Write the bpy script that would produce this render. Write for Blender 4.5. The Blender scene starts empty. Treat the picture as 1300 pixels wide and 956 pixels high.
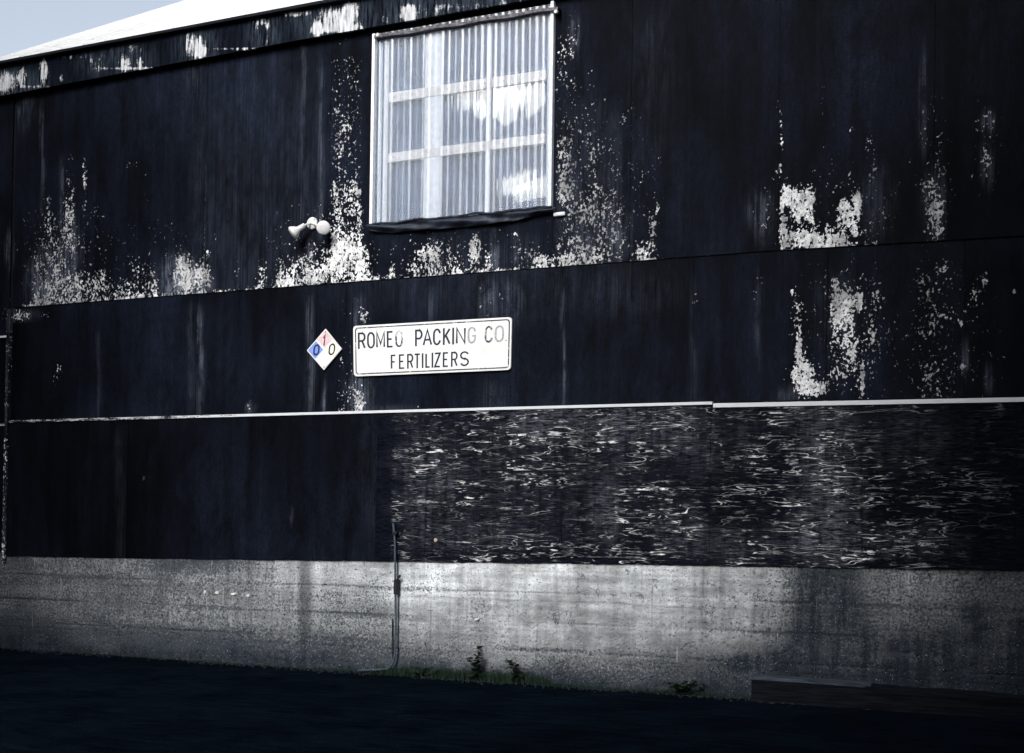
import bpy, bmesh, math, random
import numpy as np
from mathutils import Vector, Matrix
random.seed(7); rng = np.random.default_rng(7)
S = bpy.context.scene; C = S.collection
R = math.radians
# ------------------------------------------------------------------ camera
EYE = 1.34
F, YAW, PIT, ROL, SY = 1700.0, R(25.515), R(1.119), R(.7985), 164.2
cam = bpy.data.objects.new('camera', bpy.data.cameras.new('camera')); C.objects.link(cam)
cam.data.sensor_width = 36; cam.data.lens = F/1300*36; cam.data.shift_y = SY/1300
cam.data.clip_end = 2000; cam.data.clip_start = .05
cam.matrix_world = Matrix.Translation((0, 0, EYE)) @ Matrix.Rotation(YAW, 4, 'Z') @ Matrix.Rotation(math.pi/2+PIT, 4, 'X') @ Matrix.Rotation(ROL, 4, 'Z')
S.camera = cam
# ------------------------------------------------------------------ sky, sun, exposure
SUN_EL, SUN_AZ = R(31), R(4)      # azimuth: degrees east of straight behind the photographer's wall normal
w = bpy.data.worlds.new('World'); S.world = w; w.use_nodes = True
nt = w.node_tree; sky = nt.nodes.new('ShaderNodeTexSky'); sky.sky_type = 'NISHITA'; sky.sun_disc = False
sky.sun_elevation = SUN_EL; sky.air_density = 1.0; sky.dust_density = 4.0; sky.ozone_density = 1.2
hs = nt.nodes.new('ShaderNodeHueSaturation'); hs.inputs['Saturation'].default_value = .5; hs.inputs['Value'].default_value = 1.4; nt.links.new(sky.outputs[0], hs.inputs['Color']); nt.links.new(hs.outputs[0], nt.nodes['Background'].inputs[0]); nt.nodes['Background'].inputs[1].default_value = .105
sd = Vector((math.sin(SUN_AZ)*math.cos(SUN_EL), -math.cos(SUN_AZ)*math.cos(SUN_EL), math.sin(SUN_EL)))
sky.sun_rotation = math.atan2(sd.x, sd.y)
sun = bpy.data.objects.new('sun', bpy.data.lights.new('sun', 'SUN')); C.objects.link(sun)
sun.data.energy = 3.6; sun.data.angle = R(26); sun.data.color = (1, .985, .96)
sun.rotation_euler = sd.to_track_quat('Z', 'Y').to_euler()
S.view_settings.view_transform = 'Standard'; S.view_settings.look = 'None'
S.view_settings.exposure = 0.6; S.view_settings.gamma = 1
# ------------------------------------------------------------------ survey: photograph <-> wall plane
D = 10.829
def ray(px, py):
    x = (px-650)/F; y = -(py-478-SY)/F
    c, s = math.cos(ROL), math.sin(ROL); x, y = c*x-s*y, s*x+c*y
    d = (x, math.cos(PIT)-y*math.sin(PIT), math.sin(PIT)+y*math.cos(PIT))
    c, s = math.cos(YAW), math.sin(YAW); return Vector((c*d[0]-s*d[1], s*d[0]+c*d[1], d[2]))
def W(px, py, Y=D):
    d = ray(px, py); k = Y/d.y; return (d.x*k, EYE+d.z*k)
def G(px, py, z=0):
    d = ray(px, py); k = (z-EYE)/d.z; return (d.x*k, d.y*k)
def toPx(X, Z, Y=D):
    X = np.asarray(X, float); Z = np.asarray(Z, float)-EYE
    c, s = math.cos(YAW), math.sin(YAW); dx = c*X+s*Y; dy = -s*X+c*Y
    c, s = math.cos(PIT), math.sin(PIT); f = c*dy+s*Z; y = (-s*dy+c*Z)/f; x = dx/f
    c, s = math.cos(ROL), math.sin(ROL); x, y = c*x+s*y, -s*x+c*y
    return 650+F*x, 478+SY-F*y
# ------------------------------------------------------------------ helpers
def link(o, parent=None):
    C.objects.link(o)
    if parent is not None:
        o.parent = parent; o.matrix_parent_inverse = parent.matrix_world.inverted()
    return o
def tag(o, label=None, cat=None, group=None, kind=None):
    for k, v in (('label', label), ('category', cat), ('group', group), ('kind', kind)):
        if v: o[k] = v
    return o
def empty(name, loc, *a, **k):
    o = bpy.data.objects.new(name, None); o.location = loc; C.objects.link(o); o.empty_display_size = .2
    o.matrix_world = Matrix.Translation(loc)
    return tag(o, *a, **k)
def mesh(name, verts, faces, m, parent=None, smooth=False, wear=None):
    me = bpy.data.meshes.new(name)
    me.from_pydata([tuple(map(float, v)) for v in verts], [], [tuple(map(int, f)) for f in faces]); me.update()
    if wear is not None:
        a = me.color_attributes.new('wear', 'FLOAT_COLOR', 'POINT')
        a.data.foreach_set('color', np.asarray(wear, np.float32).ravel())
    if smooth: me.polygons.foreach_set('use_smooth', [True]*len(me.polygons))
    me.materials.append(m)
    return link(bpy.data.objects.new(name, me), parent)
class MB:
    def __init__(s): s.v = []; s.f = []
    def add(s, v, f): n = len(s.v); s.v += [tuple(p) for p in v]; s.f += [tuple(i+n for i in q) for q in f]; return s
    def box(s, x0, x1, y0, y1, z0, z1, ch=0):
        if ch:
            bm = bmesh.new(); bmesh.ops.create_cube(bm, size=1)
            for v in bm.verts: v.co = ((x0+x1)/2+v.co.x*(x1-x0), (y0+y1)/2+v.co.y*(y1-y0), (z0+z1)/2+v.co.z*(z1-z0))
            bmesh.ops.bevel(bm, geom=bm.edges[:], offset=ch, segments=1, affect='EDGES')
            bm.verts.index_update(); s.add([v.co[:] for v in bm.verts], [[v.index for v in f.verts] for f in bm.faces]); bm.free(); return s
        return s.add([(x, y, z) for x in (x0, x1) for y in (y0, y1) for z in (z0, z1)],
                     [(0, 1, 3, 2), (4, 6, 7, 5), (0, 4, 5, 1), (2, 3, 7, 6), (0, 2, 6, 4), (1, 5, 7, 3)])
    def tube(s, pts, r, n=10, cap=True):
        pts = [Vector(p) for p in pts]; rr = r if isinstance(r, (list, tuple)) else [r]*len(pts)
        vs = []; up = None
        for i, p in enumerate(pts):
            t = (pts[min(i+1, len(pts)-1)]-pts[max(i-1, 0)]).normalized()
            if up is None: up = t.orthogonal().normalized()
            up = (up-t*up.dot(t)).normalized(); b = t.cross(up)
            vs += [p+(up*math.cos(a)+b*math.sin(a))*rr[i] for a in (2*math.pi*k/n for k in range(n))]
        fs = [(i*n+k, i*n+(k+1) % n, (i+1)*n+(k+1) % n, (i+1)*n+k) for i in range(len(pts)-1) for k in range(n)]
        if cap: fs += [tuple(range(n))[::-1], tuple((len(pts)-1)*n+k for k in range(n))]
        return s.add(vs, fs)
    def build(s, name, m, parent=None, smooth=False): return mesh(name, s.v, s.f, m, parent, smooth)
# ---- node shorthand
class N:
    def __init__(s, name):
        s.m = bpy.data.materials.new(name); s.m.use_nodes = True; s.t = s.m.node_tree
        s.b = s.t.nodes['Principled BSDF']; s.b.inputs['Specular IOR Level'].default_value = .2
        g = s.t.nodes.new('ShaderNodeNewGeometry'); s.pos = g.outputs['Position']; s.nrm = g.outputs['Normal']
    def put(s, sock, v):
        if isinstance(v, bpy.types.NodeSocket): s.t.links.new(v, sock)
        elif isinstance(v, (tuple, list)) and len(v) == 3 and sock.type == 'RGBA': sock.default_value = (*v, 1)
        else: sock.default_value = v
    def mt(s, op, a, b=0., c=0., clamp=False):
        n = s.t.nodes.new('ShaderNodeMath'); n.operation = op; n.use_clamp = clamp
        for i, v in enumerate((a, b, c)): s.put(n.inputs[i], v)
        return n.outputs[0]
    def mul(s, a, b): return s.mt('MULTIPLY', a, b)
    def add(s, a, b): return s.mt('ADD', a, b)
    def sub(s, a, b): return s.mt('SUBTRACT', a, b)
    def stretch(s, v, co=None):
        n = s.t.nodes.new('ShaderNodeVectorMath'); n.operation = 'MULTIPLY'; s.put(n.inputs[0], co or s.pos); n.inputs[1].default_value = v; return n.outputs[0]
    def noise(s, scale, detail=3, rough=.55, st=None, dist=0., co=None, off=None):
        n = s.t.nodes.new('ShaderNodeTexNoise'); v = co or s.pos
        if st: v = s.stretch(st, v)
        if off:
            a = s.t.nodes.new('ShaderNodeVectorMath'); a.operation = 'ADD'; s.put(a.inputs[0], v); a.inputs[1].default_value = off; v = a.outputs[0]
        s.put(n.inputs['Vector'], v); n.inputs['Scale'].default_value = scale; n.inputs['Detail'].default_value = detail
        n.inputs['Roughness'].default_value = rough; n.inputs['Distortion'].default_value = dist
        return n.outputs[0]
    def vor(s, scale, st=None, out='Distance', feature='F1'):
        n = s.t.nodes.new('ShaderNodeTexVoronoi'); n.feature = feature
        s.put(n.inputs['Vector'], s.stretch(st) if st else s.pos); n.inputs['Scale'].default_value = scale; return n.outputs[out]
    def rmp(s, v, a, b, c=0., d=1.):
        n = s.t.nodes.new('ShaderNodeMapRange'); n.interpolation_type = 'SMOOTHSTEP'; s.put(n.inputs[0], v)
        for i, x in enumerate((a, b, c, d)): s.put(n.inputs[i+1], x)
        return n.outputs[0]
    def mix(s, f, a, b):
        n = s.t.nodes.new('ShaderNodeMix'); n.data_type = 'RGBA'; s.put(n.inputs[0], f); s.put(n.inputs[6], a); s.put(n.inputs[7], b); return n.outputs[2]
    def scale(s, col, f):
        n = s.t.nodes.new('ShaderNodeMix'); n.data_type = 'RGBA'; n.blend_type = 'MULTIPLY'; n.inputs[0].default_value = 1
        s.put(n.inputs[6], col); cc = s.t.nodes.new('ShaderNodeCombineColor')
        for i in range(3): s.put(cc.inputs[i], f)
        s.t.links.new(cc.outputs[0], n.inputs[7]); return n.outputs[2]
    def wear(s):
        a = s.t.nodes.new('ShaderNodeAttribute'); a.attribute_name = 'wear'
        c = s.t.nodes.new('ShaderNodeSeparateColor'); s.t.links.new(a.outputs['Color'], c.inputs[0]); s.alpha = a.outputs['Alpha']; return c.outputs[0], c.outputs[1], c.outputs[2]
    def xyz(s):
        c = s.t.nodes.new('ShaderNodeSeparateXYZ'); s.t.links.new(s.pos, c.inputs[0]); return c.outputs
    def bump(s, h, dist, strength=1.):
        n = s.t.nodes.new('ShaderNodeBump'); s.put(n.inputs['Height'], h); n.inputs['Distance'].default_value = dist; n.inputs['Strength'].default_value = strength
        s.t.links.new(n.outputs[0], s.b.inputs['Normal'])
    def out(s, col, rough=.8, spec=None, metal=None):
        s.put(s.b.inputs['Base Color'], col); s.put(s.b.inputs['Roughness'], rough)
        if spec is not None: s.put(s.b.inputs['Specular IOR Level'], spec)
        if metal is not None: s.put(s.b.inputs['Metallic'], metal)
        return s.m
NAVY = (.0033, .0048, .0094); WHITE = (.74, .76, .79)
# ------------------------------------------------------------------ materials
def paint_mat(name, seed, stretchz=.8, gain=1.):
    n = N(name); fl, gr, dk = n.wear(); o = (seed, 0, seed*.7)
    clump = n.noise(5.5, 3, .6, (1, 1, .7), off=o)
    a = n.noise(44, 2, .55, (1, 1, stretchz), .25, off=o); b = n.noise(92, 2, .6, (1, 1, stretchz), off=o); c3 = n.noise(14, 2, .5, (1, 1, .6), off=o)
    m = n.add(n.add(n.mul(a, .62), n.mul(b, .26)), n.mul(c3, .12))
    dens = n.mul(fl, n.rmp(clump, .32, .68, .5, 1.25))
    T = n.mt('SUBTRACT', .685, n.mul(n.mt('POWER', n.mt('MINIMUM', dens, 1.15), .85), .222))
    T = n.add(T, n.rmp(dens, 0., .05, .4, 0.))
    flake = n.rmp(n.sub(m, T), -.008, .016)
    st1 = n.noise(1, 4, .6, (9, 1, .28), off=o); st2 = n.noise(1, 3, .7, (55, 1, .9), off=o); big = n.noise(.55, 3, .5, (1, 1, .8), off=o)
    k = n.mul(n.mul(n.rmp(st1, .3, .75, .75, 1.35), n.rmp(st2, .25, .75, .85, 1.15)), n.rmp(big, .32, .68, .55, 1.35))
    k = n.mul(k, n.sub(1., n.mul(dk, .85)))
    grain = n.noise(170, 3, .75); k = n.mul(k, n.mul(n.rmp(grain, .32, .72, .3, 2.1), n.rmp(n.noise(1, 3, .7, (40, 1, 12)), .3, .7, .75, 1.3)))
    k = n.mul(k, n.rmp(n.noise(1, 5, .7, (3, 1, 1.1), .5, off=(seed, 0, 3)), .35, .65, .6, 1.5))
    base = n.scale(tuple(q*gain for q in NAVY), k)
    g = n.mul(gr, n.mul(n.rmp(st2, .35, .65, .15, 1.2), n.mul(n.rmp(grain, .35, .65, .3, 1.4), n.rmp(n.noise(1, 4, .7, (12, 1, 4), .4, off=(seed, 0, 1)), .35, .62, .15, 1.3))))
    base = n.mix(n.mt('MINIMUM', n.mul(g, .72), .9), base, (.17, .20, .27))
    fade = n.noise(7, 3, .6, (1, 1, .5), off=(3, 0, seed)); fine = n.noise(120, 2, .6)
    wc = n.scale(WHITE, n.mul(n.mul(n.alpha, n.rmp(fade, .32, .6, .5, 1.08)), n.mul(n.rmp(fine, .3, .6, .7, 1.08), n.rmp(n.noise(28, 3, .6), .35, .6, .62, 1.08))))
    ring_ = n.mul(n.rmp(n.sub(m, T), -.045, -.004), n.rmp(fl, .1, .5)); base = n.mix(n.mul(ring_, .22), base, (.05, .055, .075))
    col = n.mix(flake, base, wc)
    n.bump(n.add(n.mul(flake, -1.), n.mul(grain, .25)), .0022, .8)
    return n.out(col, n.rmp(flake, 0, 1, .62, .9), .035)
def ply_mat():
    n = N('peeling_plywood'); wh, gr, dk = n.wear()
    warp = n.noise(1.3, 2, .5, (1, 1, 1))
    z = n.xyz()[2]
    co = n.stretch((1, 1, 1))
    def lines(sx, sz, lv, wd, off, dist=.6, det=2):
        q = n.noise(1, det, .5, (sx, 1, sz), dist, off=off)
        return n.sub(1., n.rmp(n.mt('ABSOLUTE', n.sub(q, lv)), wd*.25, wd))
    brk = n.noise(1, 3, .65, (3, 1, 7), off=(3, 0, 9)); brk2 = n.noise(1, 3, .6, (9, 1, 30), off=(8, 0, 2))
    L1 = n.mul(n.mt('MAXIMUM', lines(1.5, 11, .5, .012, (0, 0, 0), .04), lines(1.5, 11, .565, .009, (0, 0, 0), .04)), n.rmp(brk, .47, .56))
    L2 = n.mul(lines(2.4, 21, .48, .015, (7, 0, 3), .03), n.rmp(brk2, .5, .6))
    L3 = n.mul(lines(4, 60, .52, .03, (1, 0, 8), .0), n.mul(n.rmp(brk2, .48, .66), .35))
    L = n.mt('MAXIMUM', n.mt('MAXIMUM', L1, L2), L3)
    blob = n.rmp(n.noise(1, 4, .7, (3.2, 1, 19), .05, off=(2, 0, 6)), .63, .65)
    L = n.mt('MAXIMUM', L, blob)
    col_streak = n.noise(1, 4, .65, (2.6, 1, .9), off=(4, 0, 4))
    L = n.mul(L, n.mul(n.rmp(col_streak, .38, .58, .08, 1.), n.rmp(wh, 0., .9, 0., 1.)))
    L = n.mul(L, n.mt('MAXIMUM', n.rmp(n.noise(1, 2, .5, (1.3, 1, 2.6), off=(5, 0, 7)), .40, .53, .2, 1.), n.mul(gr, 1.2)))
    L = n.mul(L, n.rmp(n.noise(1, 3, .7, (22, 1, 60), off=(2, 0, 2)), .36, .5, .15, 1.))
    fine = n.noise(1, 4, .7, (14, 1, 90)); grain = n.noise(300, 2)
    k = n.mul(n.rmp(fine, .35, .7, .3, 1.7), n.sub(1., n.mul(dk, .8)))
    base = n.scale(NAVY, k)
    g = n.mul(n.mul(gr, n.rmp(n.noise(1, 4, .75, (11, 1, 75), off=(5, 0, 1)), .38, .68)), n.rmp(n.noise(1, 3, .6, (16, 1, 1.2)), .35, .62, .3, 1.1))
    base = n.mix(n.mt('MINIMUM', n.mul(g, .5), .9), base, (.26, .28, .34))
    wc = n.scale((.80, .82, .86), n.rmp(n.noise(9, 3), .3, .6, .6, 1.1))
    n.bump(n.add(n.mul(L, 1.), n.mul(fine, .7)), .004, .8)
    return n.out(n.mix(L, base, wc), .7, .03)
def brush_mat():
    n = N('brushed_fascia_paint'); wh, gr, dk = n.wear()
    a = n.noise(1, 4, .7, (38, 1, 5), .3); b = n.noise(1, 4, .7, (14, 1, 22), .4, off=(4, 0, 4)); c = n.noise(110, 3, .7)
    m = n.add(n.add(n.mul(a, .5), n.mul(b, .25)), n.mul(c, .25))
    T = n.add(n.sub(.68, n.mul(wh, .26)), n.rmp(wh, .0, .08, .4, 0.))
    f = n.rmp(n.sub(m, T), -.03, .05)
    k = n.mul(n.rmp(a, .3, .7, .4, 1.6), n.rmp(c, .3, .7, .7, 1.4))
    base = n.mix(n.mul(n.mul(gr, .35), n.rmp(a, .35, .65)), n.scale(NAVY, k), (.13, .17, .23))
    n.bump(n.add(f, n.mul(b, .4)), .002, .6)
    return n.out(n.mix(f, base, n.scale((.56, .58, .62), n.rmp(a, .35, .65, .45, 1.1))), .7, .03)
def conc_mat():
    n = N('board_formed_concrete'); lt, gr, dk = n.wear(); z = n.xyz()[2]
    big = n.noise(1.3, 5, .65, (1, 1, 1.6)); mid = n.noise(7, 5, .7, (.8, 1, 1.5)); fin = n.noise(48, 4, .78); vfin = n.noise(150, 3, .75)
    streak = n.noise(1, 4, .7, (9, 1, .8), off=(2, 0, 5)); hor = n.noise(1, 4, .6, (1.1, 1, 22), off=(6, 0, 3))
    k = n.mul(n.rmp(big, .3, .7, .68, 1.22), n.rmp(mid, .32, .68, .7, 1.22))
    k = n.mul(k, n.mul(n.rmp(streak, .35, .65, .8, 1.14), n.rmp(hor, .35, .65, .88, 1.1)))
    k = n.mul(k, n.rmp(vfin, .35, .65, .78, 1.2))
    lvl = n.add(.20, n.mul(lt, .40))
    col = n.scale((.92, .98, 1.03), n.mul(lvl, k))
    sp = n.add(n.mul(fin, .5), n.add(n.mul(vfin, .3), n.mul(mid, .2)))
    Td = n.sub(.66, n.mul(gr, .21))
    spk = n.rmp(n.sub(sp, Td), -.02, .03)
    col = n.mix(n.mul(spk, .86), col, n.scale((.026, .033, .044), n.rmp(vfin, .35, .65, .3, 2.2)))
    void = n.mul(n.rmp(n.noise(1, 3, .6, (26, 1, 44), off=(4, 0, 2)), .62, .66), n.rmp(gr, .32, .62, .2, .9))
    col = n.mix(n.mul(void, .85), col, (.012, .015, .02))
    crk = n.noise(1, 5, .6, (1.1, 1, 1.1), off=(7, 0, 9)); crk = n.mul(n.rmp(n.mt('ABSOLUTE', n.sub(crk, .5)), .0015, .004, 1., 0.), n.rmp(n.noise(.9, 1, .5, off=(2, 0, 4)), .5, .56))
    col = n.mix(n.mul(crk, .6), col, (.02, .025, .03))
    stain_shade = n.mt('MINIMUM', n.mul(dk, n.mul(n.rmp(streak, .35, .65, .65, 1.15), n.rmp(mid, .3, .7, .8, 1.15))), .96)  # stains together with the shade painted in at the ends
    col = n.mix(stain_shade, col, n.scale((.014, .019, .027), n.rmp(vfin, .35, .65, .4, 2.)))
    wsp = n.mul(n.rmp(n.noise(85, 2, .6, off=(9, 0, 1)), .665, .70), n.rmp(gr, .1, .5))
    col = n.mix(n.mul(wsp, .55), col, (.42, .45, .50))
    run = n.mul(n.rmp(n.noise(1, 3, .6, (15, 1, .5), off=(8, 0, 1)), .56, .68), n.rmp(n.noise(1, 3, .6, (4, 1, 1.2), off=(1, 0, 3)), .42, .6))
    col = n.mix(n.mul(run, .38), col, (.04, .05, .07))
    dr = n.mul(n.rmp(n.noise(1, 2, .5, (26, 1, .6), off=(0, 0, 11)), .67, .72), n.rmp(n.noise(1, 2, .5, (3, 1, 4)), .5, .6))
    col = n.mix(n.mul(dr, .35), col, (.5, .53, .56))
    n.bump(n.sub(n.add(n.mul(fin, 1.), n.add(n.mul(vfin, .5), n.mul(mid, 1.))), n.mul(void, 1.)), .008, 1.)
    return n.out(col, .92, .06)
def asphalt_mat():
    n = N('dark_asphalt'); a = n.noise(75, 4, .8); b = n.noise(1.3, 4, .6); c = n.noise(9, 4, .6, (.4, 1.3, 1))
    col = n.scale((.0020, .0036, .0062), n.mul(n.rmp(a, .35, .7, .2, 2.8), n.mul(n.rmp(b, .3, .7, .7, 1.3), n.rmp(c, .3, .7, .7, 1.4))))
    cr = n.vor(1.1, (1, 1, 1), feature='DISTANCE_TO_EDGE'); 
    col = n.mix(n.rmp(cr, .004, .012, .6, 0.), col, (.004, .005, .007))
    n.bump(n.add(a, n.mul(b, .6)), .006, .8); return n.out(col, 1., .0)
def plain(name, col, rough=.7, spec=.2, var=.2, sc=30, metal=0, bump=.0, st=None):
    n = N(name); a = n.noise(sc, 4, .65, st); n.bump(a, bump or .0005, .6)
    return n.out(n.scale(col, n.rmp(a, .3, .7, 1-var, 1+var)), rough, spec, metal)
def flash_mat():
    n = N('worn_white_flashing'); lt, gr, dk = n.wear()
    a = n.noise(1, 4, .7, (7, 1, 90)); b = n.noise(60, 3, .6)
    f = n.rmp(n.add(n.mul(a, .6), n.mul(b, .4)), n.sub(.72, n.mul(lt, .42)), n.sub(.80, n.mul(lt, .42)))
    return n.out(n.mix(f, NAVY, (.6, .63, .68)), .6)
def roof_mat():
    n = N('white_roof_sheet'); a = n.noise(1, 4, .6, (1.4, .5, .5)); s = n.noise(1, 3, .7, (1.2, 9, 9), off=(3, 1, 1))
    col = n.scale((.68, .69, .68), n.mul(n.rmp(a, .3, .7, .9, 1.05), n.rmp(s, .3, .7, .93, 1.04)))
    spots = n.mul(n.rmp(n.noise(1, 2, .5, (3, 14, 14), off=(7, 2, 2)), .70, .73), n.rmp(n.noise(1.2), .5, .6))
    return n.out(n.mix(n.mul(spots, .8), col, (.12, .10, .09)), .6, .3)
def sheet_mat():
    n = N('translucent_fibreglass'); t = n.t; t.nodes.remove(n.b)
    st = n.noise(1, 4, .7, (45, 1, .35)); st2 = n.noise(1, 3, .6, (14, 1, .25), off=(3, 0, 1)); sp = n.noise(30, 4, .7, (1.6, 1, .5))
    k = n.mul(n.rmp(st, .3, .7, .82, 1.08), n.mul(n.rmp(st2, .3, .7, .86, 1.08), n.rmp(sp, .28, .45, .9, 1.)))
    z = n.xyz()[2]
    rust = n.mul(n.rmp(z, 5.90, 6.05), n.rmp(n.noise(1, 3, .6, (30, 1, 5)), .4, .6))
    col = n.mix(n.mul(rust, .8), n.scale((.66, .76, .91), k), (.07, .05, .055))
    d = t.nodes.new('ShaderNodeBsdfDiffuse'); t.links.new(col, d.inputs[0])
    tl = t.nodes.new('ShaderNodeBsdfTranslucent'); t.links.new(col, tl.inputs[0])
    rf = t.nodes.new('ShaderNodeBsdfRefraction'); rf.inputs['IOR'].default_value = 1.15; rf.inputs['Roughness'].default_value = .2; t.links.new(n.mix(.75, col, (1, 1, 1)), rf.inputs[0])
    tr = t.nodes.new('ShaderNodeBsdfTransparent'); t.links.new(n.mix(.6, col, (1, 1, 1)), tr.inputs[0])
    gl = t.nodes.new('ShaderNodeBsdfGlossy'); gl.inputs['Roughness'].default_value = .25
    def mx(f, a, b):
        m = t.nodes.new('ShaderNodeMixShader'); n.put(m.inputs[0], f); t.links.new(a, m.inputs[1]); t.links.new(b, m.inputs[2]); return m.outputs[0]
    s1 = mx(.25, d.outputs[0], tl.outputs[0]); s2 = mx(.55, tr.outputs[0], rf.outputs[0]); s3 = mx(.74, s1, s2); s4 = mx(.05, s3, gl.outputs[0])
    t.links.new(s4, t.nodes['Material Output'].inputs[0]); return n.m
def emis(name, col, st):
    n = N(name); n.put(n.b.inputs['Emission Color'], col); n.b.inputs['Emission Strength'].default_value = st; return n.out((.5, .5, .5))
M = dict(paint=paint_mat('black_paint_upper', 0.), paint2=paint_mat('black_paint_middle', 5.3), paint3=paint_mat('black_paint_lower', 11., gain=.72), ply=ply_mat(), brush=brush_mat(),
         conc=conc_mat(), asphalt=asphalt_mat(), flash=flash_mat(), roof=roof_mat(), sheet=sheet_mat(),
         dark=plain('dark_membrane', (.020, .026, .042), .55, .3, .5, 14, bump=.004), black=plain('black_board', NAVY, .7, .15, .4, 20),
         white=plain('white_wood', (.84, .85, .87), .6, .2, .1, 20), batten=plain('pale_batten', (.74, .70, .66), .7, .2, .12, 25),
         frame=plain('galvanised_edge', (.66, .72, .80), .45, .4, .15, 30), room=plain('interior_lining', (.07, .09, .14), .9, .1, .3, 2),
         signw=plain('sign_face', (.75, .76, .765), .45, .3, .07, 7), ink=plain('sign_ink', (.020, .026, .045), .6, .2, .3, 60),
         steel=plain('conduit_steel', (.030, .052, .080), .5, .4, .45, 40), darksteel=plain('dark_iron', (.008, .010, .014), .6, .3, .3, 40),
         lamp=plain('lamp_enamel', (.60, .61, .62), .5, .3, .28, 120), bulb=plain('bulb_glass', (.66, .67, .68), .3, .4, .06, 60),
         timber=plain('weathered_timber_shaded', (.0045, .006, .009), .8, .05, .6, 12, st=(.3, 5, 5), bump=.002), leaf=plain('weed_leaf', (.016, .030, .020), .8, .1, .5, 40),
         siding=plain('blocker_siding', (.03, .033, .04), .8, .15, .3, 1.2), nroof=plain('blocker_roof', (.07, .07, .075), .8, .15, .2, 2), screw=plain('screw_head', (.30, .27, .25), .5, .3, .2, 80))
# ------------------------------------------------------------------ wear, tone and painted-light maps, drawn over the survey of the wall
def ss(t): t = np.clip(t, 0, 1); return t*t*(3-2*t)
def box(x, y, x0, y0, x1, y1, s, fx=8, fy=14):
    return s*ss((x-x0)/fx+.5)*ss((x1-x)/fx+.5)*ss((y-y0)/fy+.5)*ss((y1-y)/fy+.5)
def blob(x, y, cx, cy, rx, ry, s):
    q = ((x-cx)/rx)**2+((y-cy)/ry)**2; return s*np.exp(-q*q*.5-q*.25)
def rise(x, y, x0, x1, top, bot, s0, s1, fx=8):
    k = np.clip((y-top)/(bot-top), 0, 1); return (s0+(s1-s0)*k)*ss((y-top)/16)*ss((x-x0)/fx+.5)*ss((x1-x)/fx+.5)
def seam1(x): return np.interp(x, [-50, 30, 450, 830, 985, 1150, 1300, 1500], [397, 390, 358, 330, 318.5, 308, 300, 288])
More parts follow.
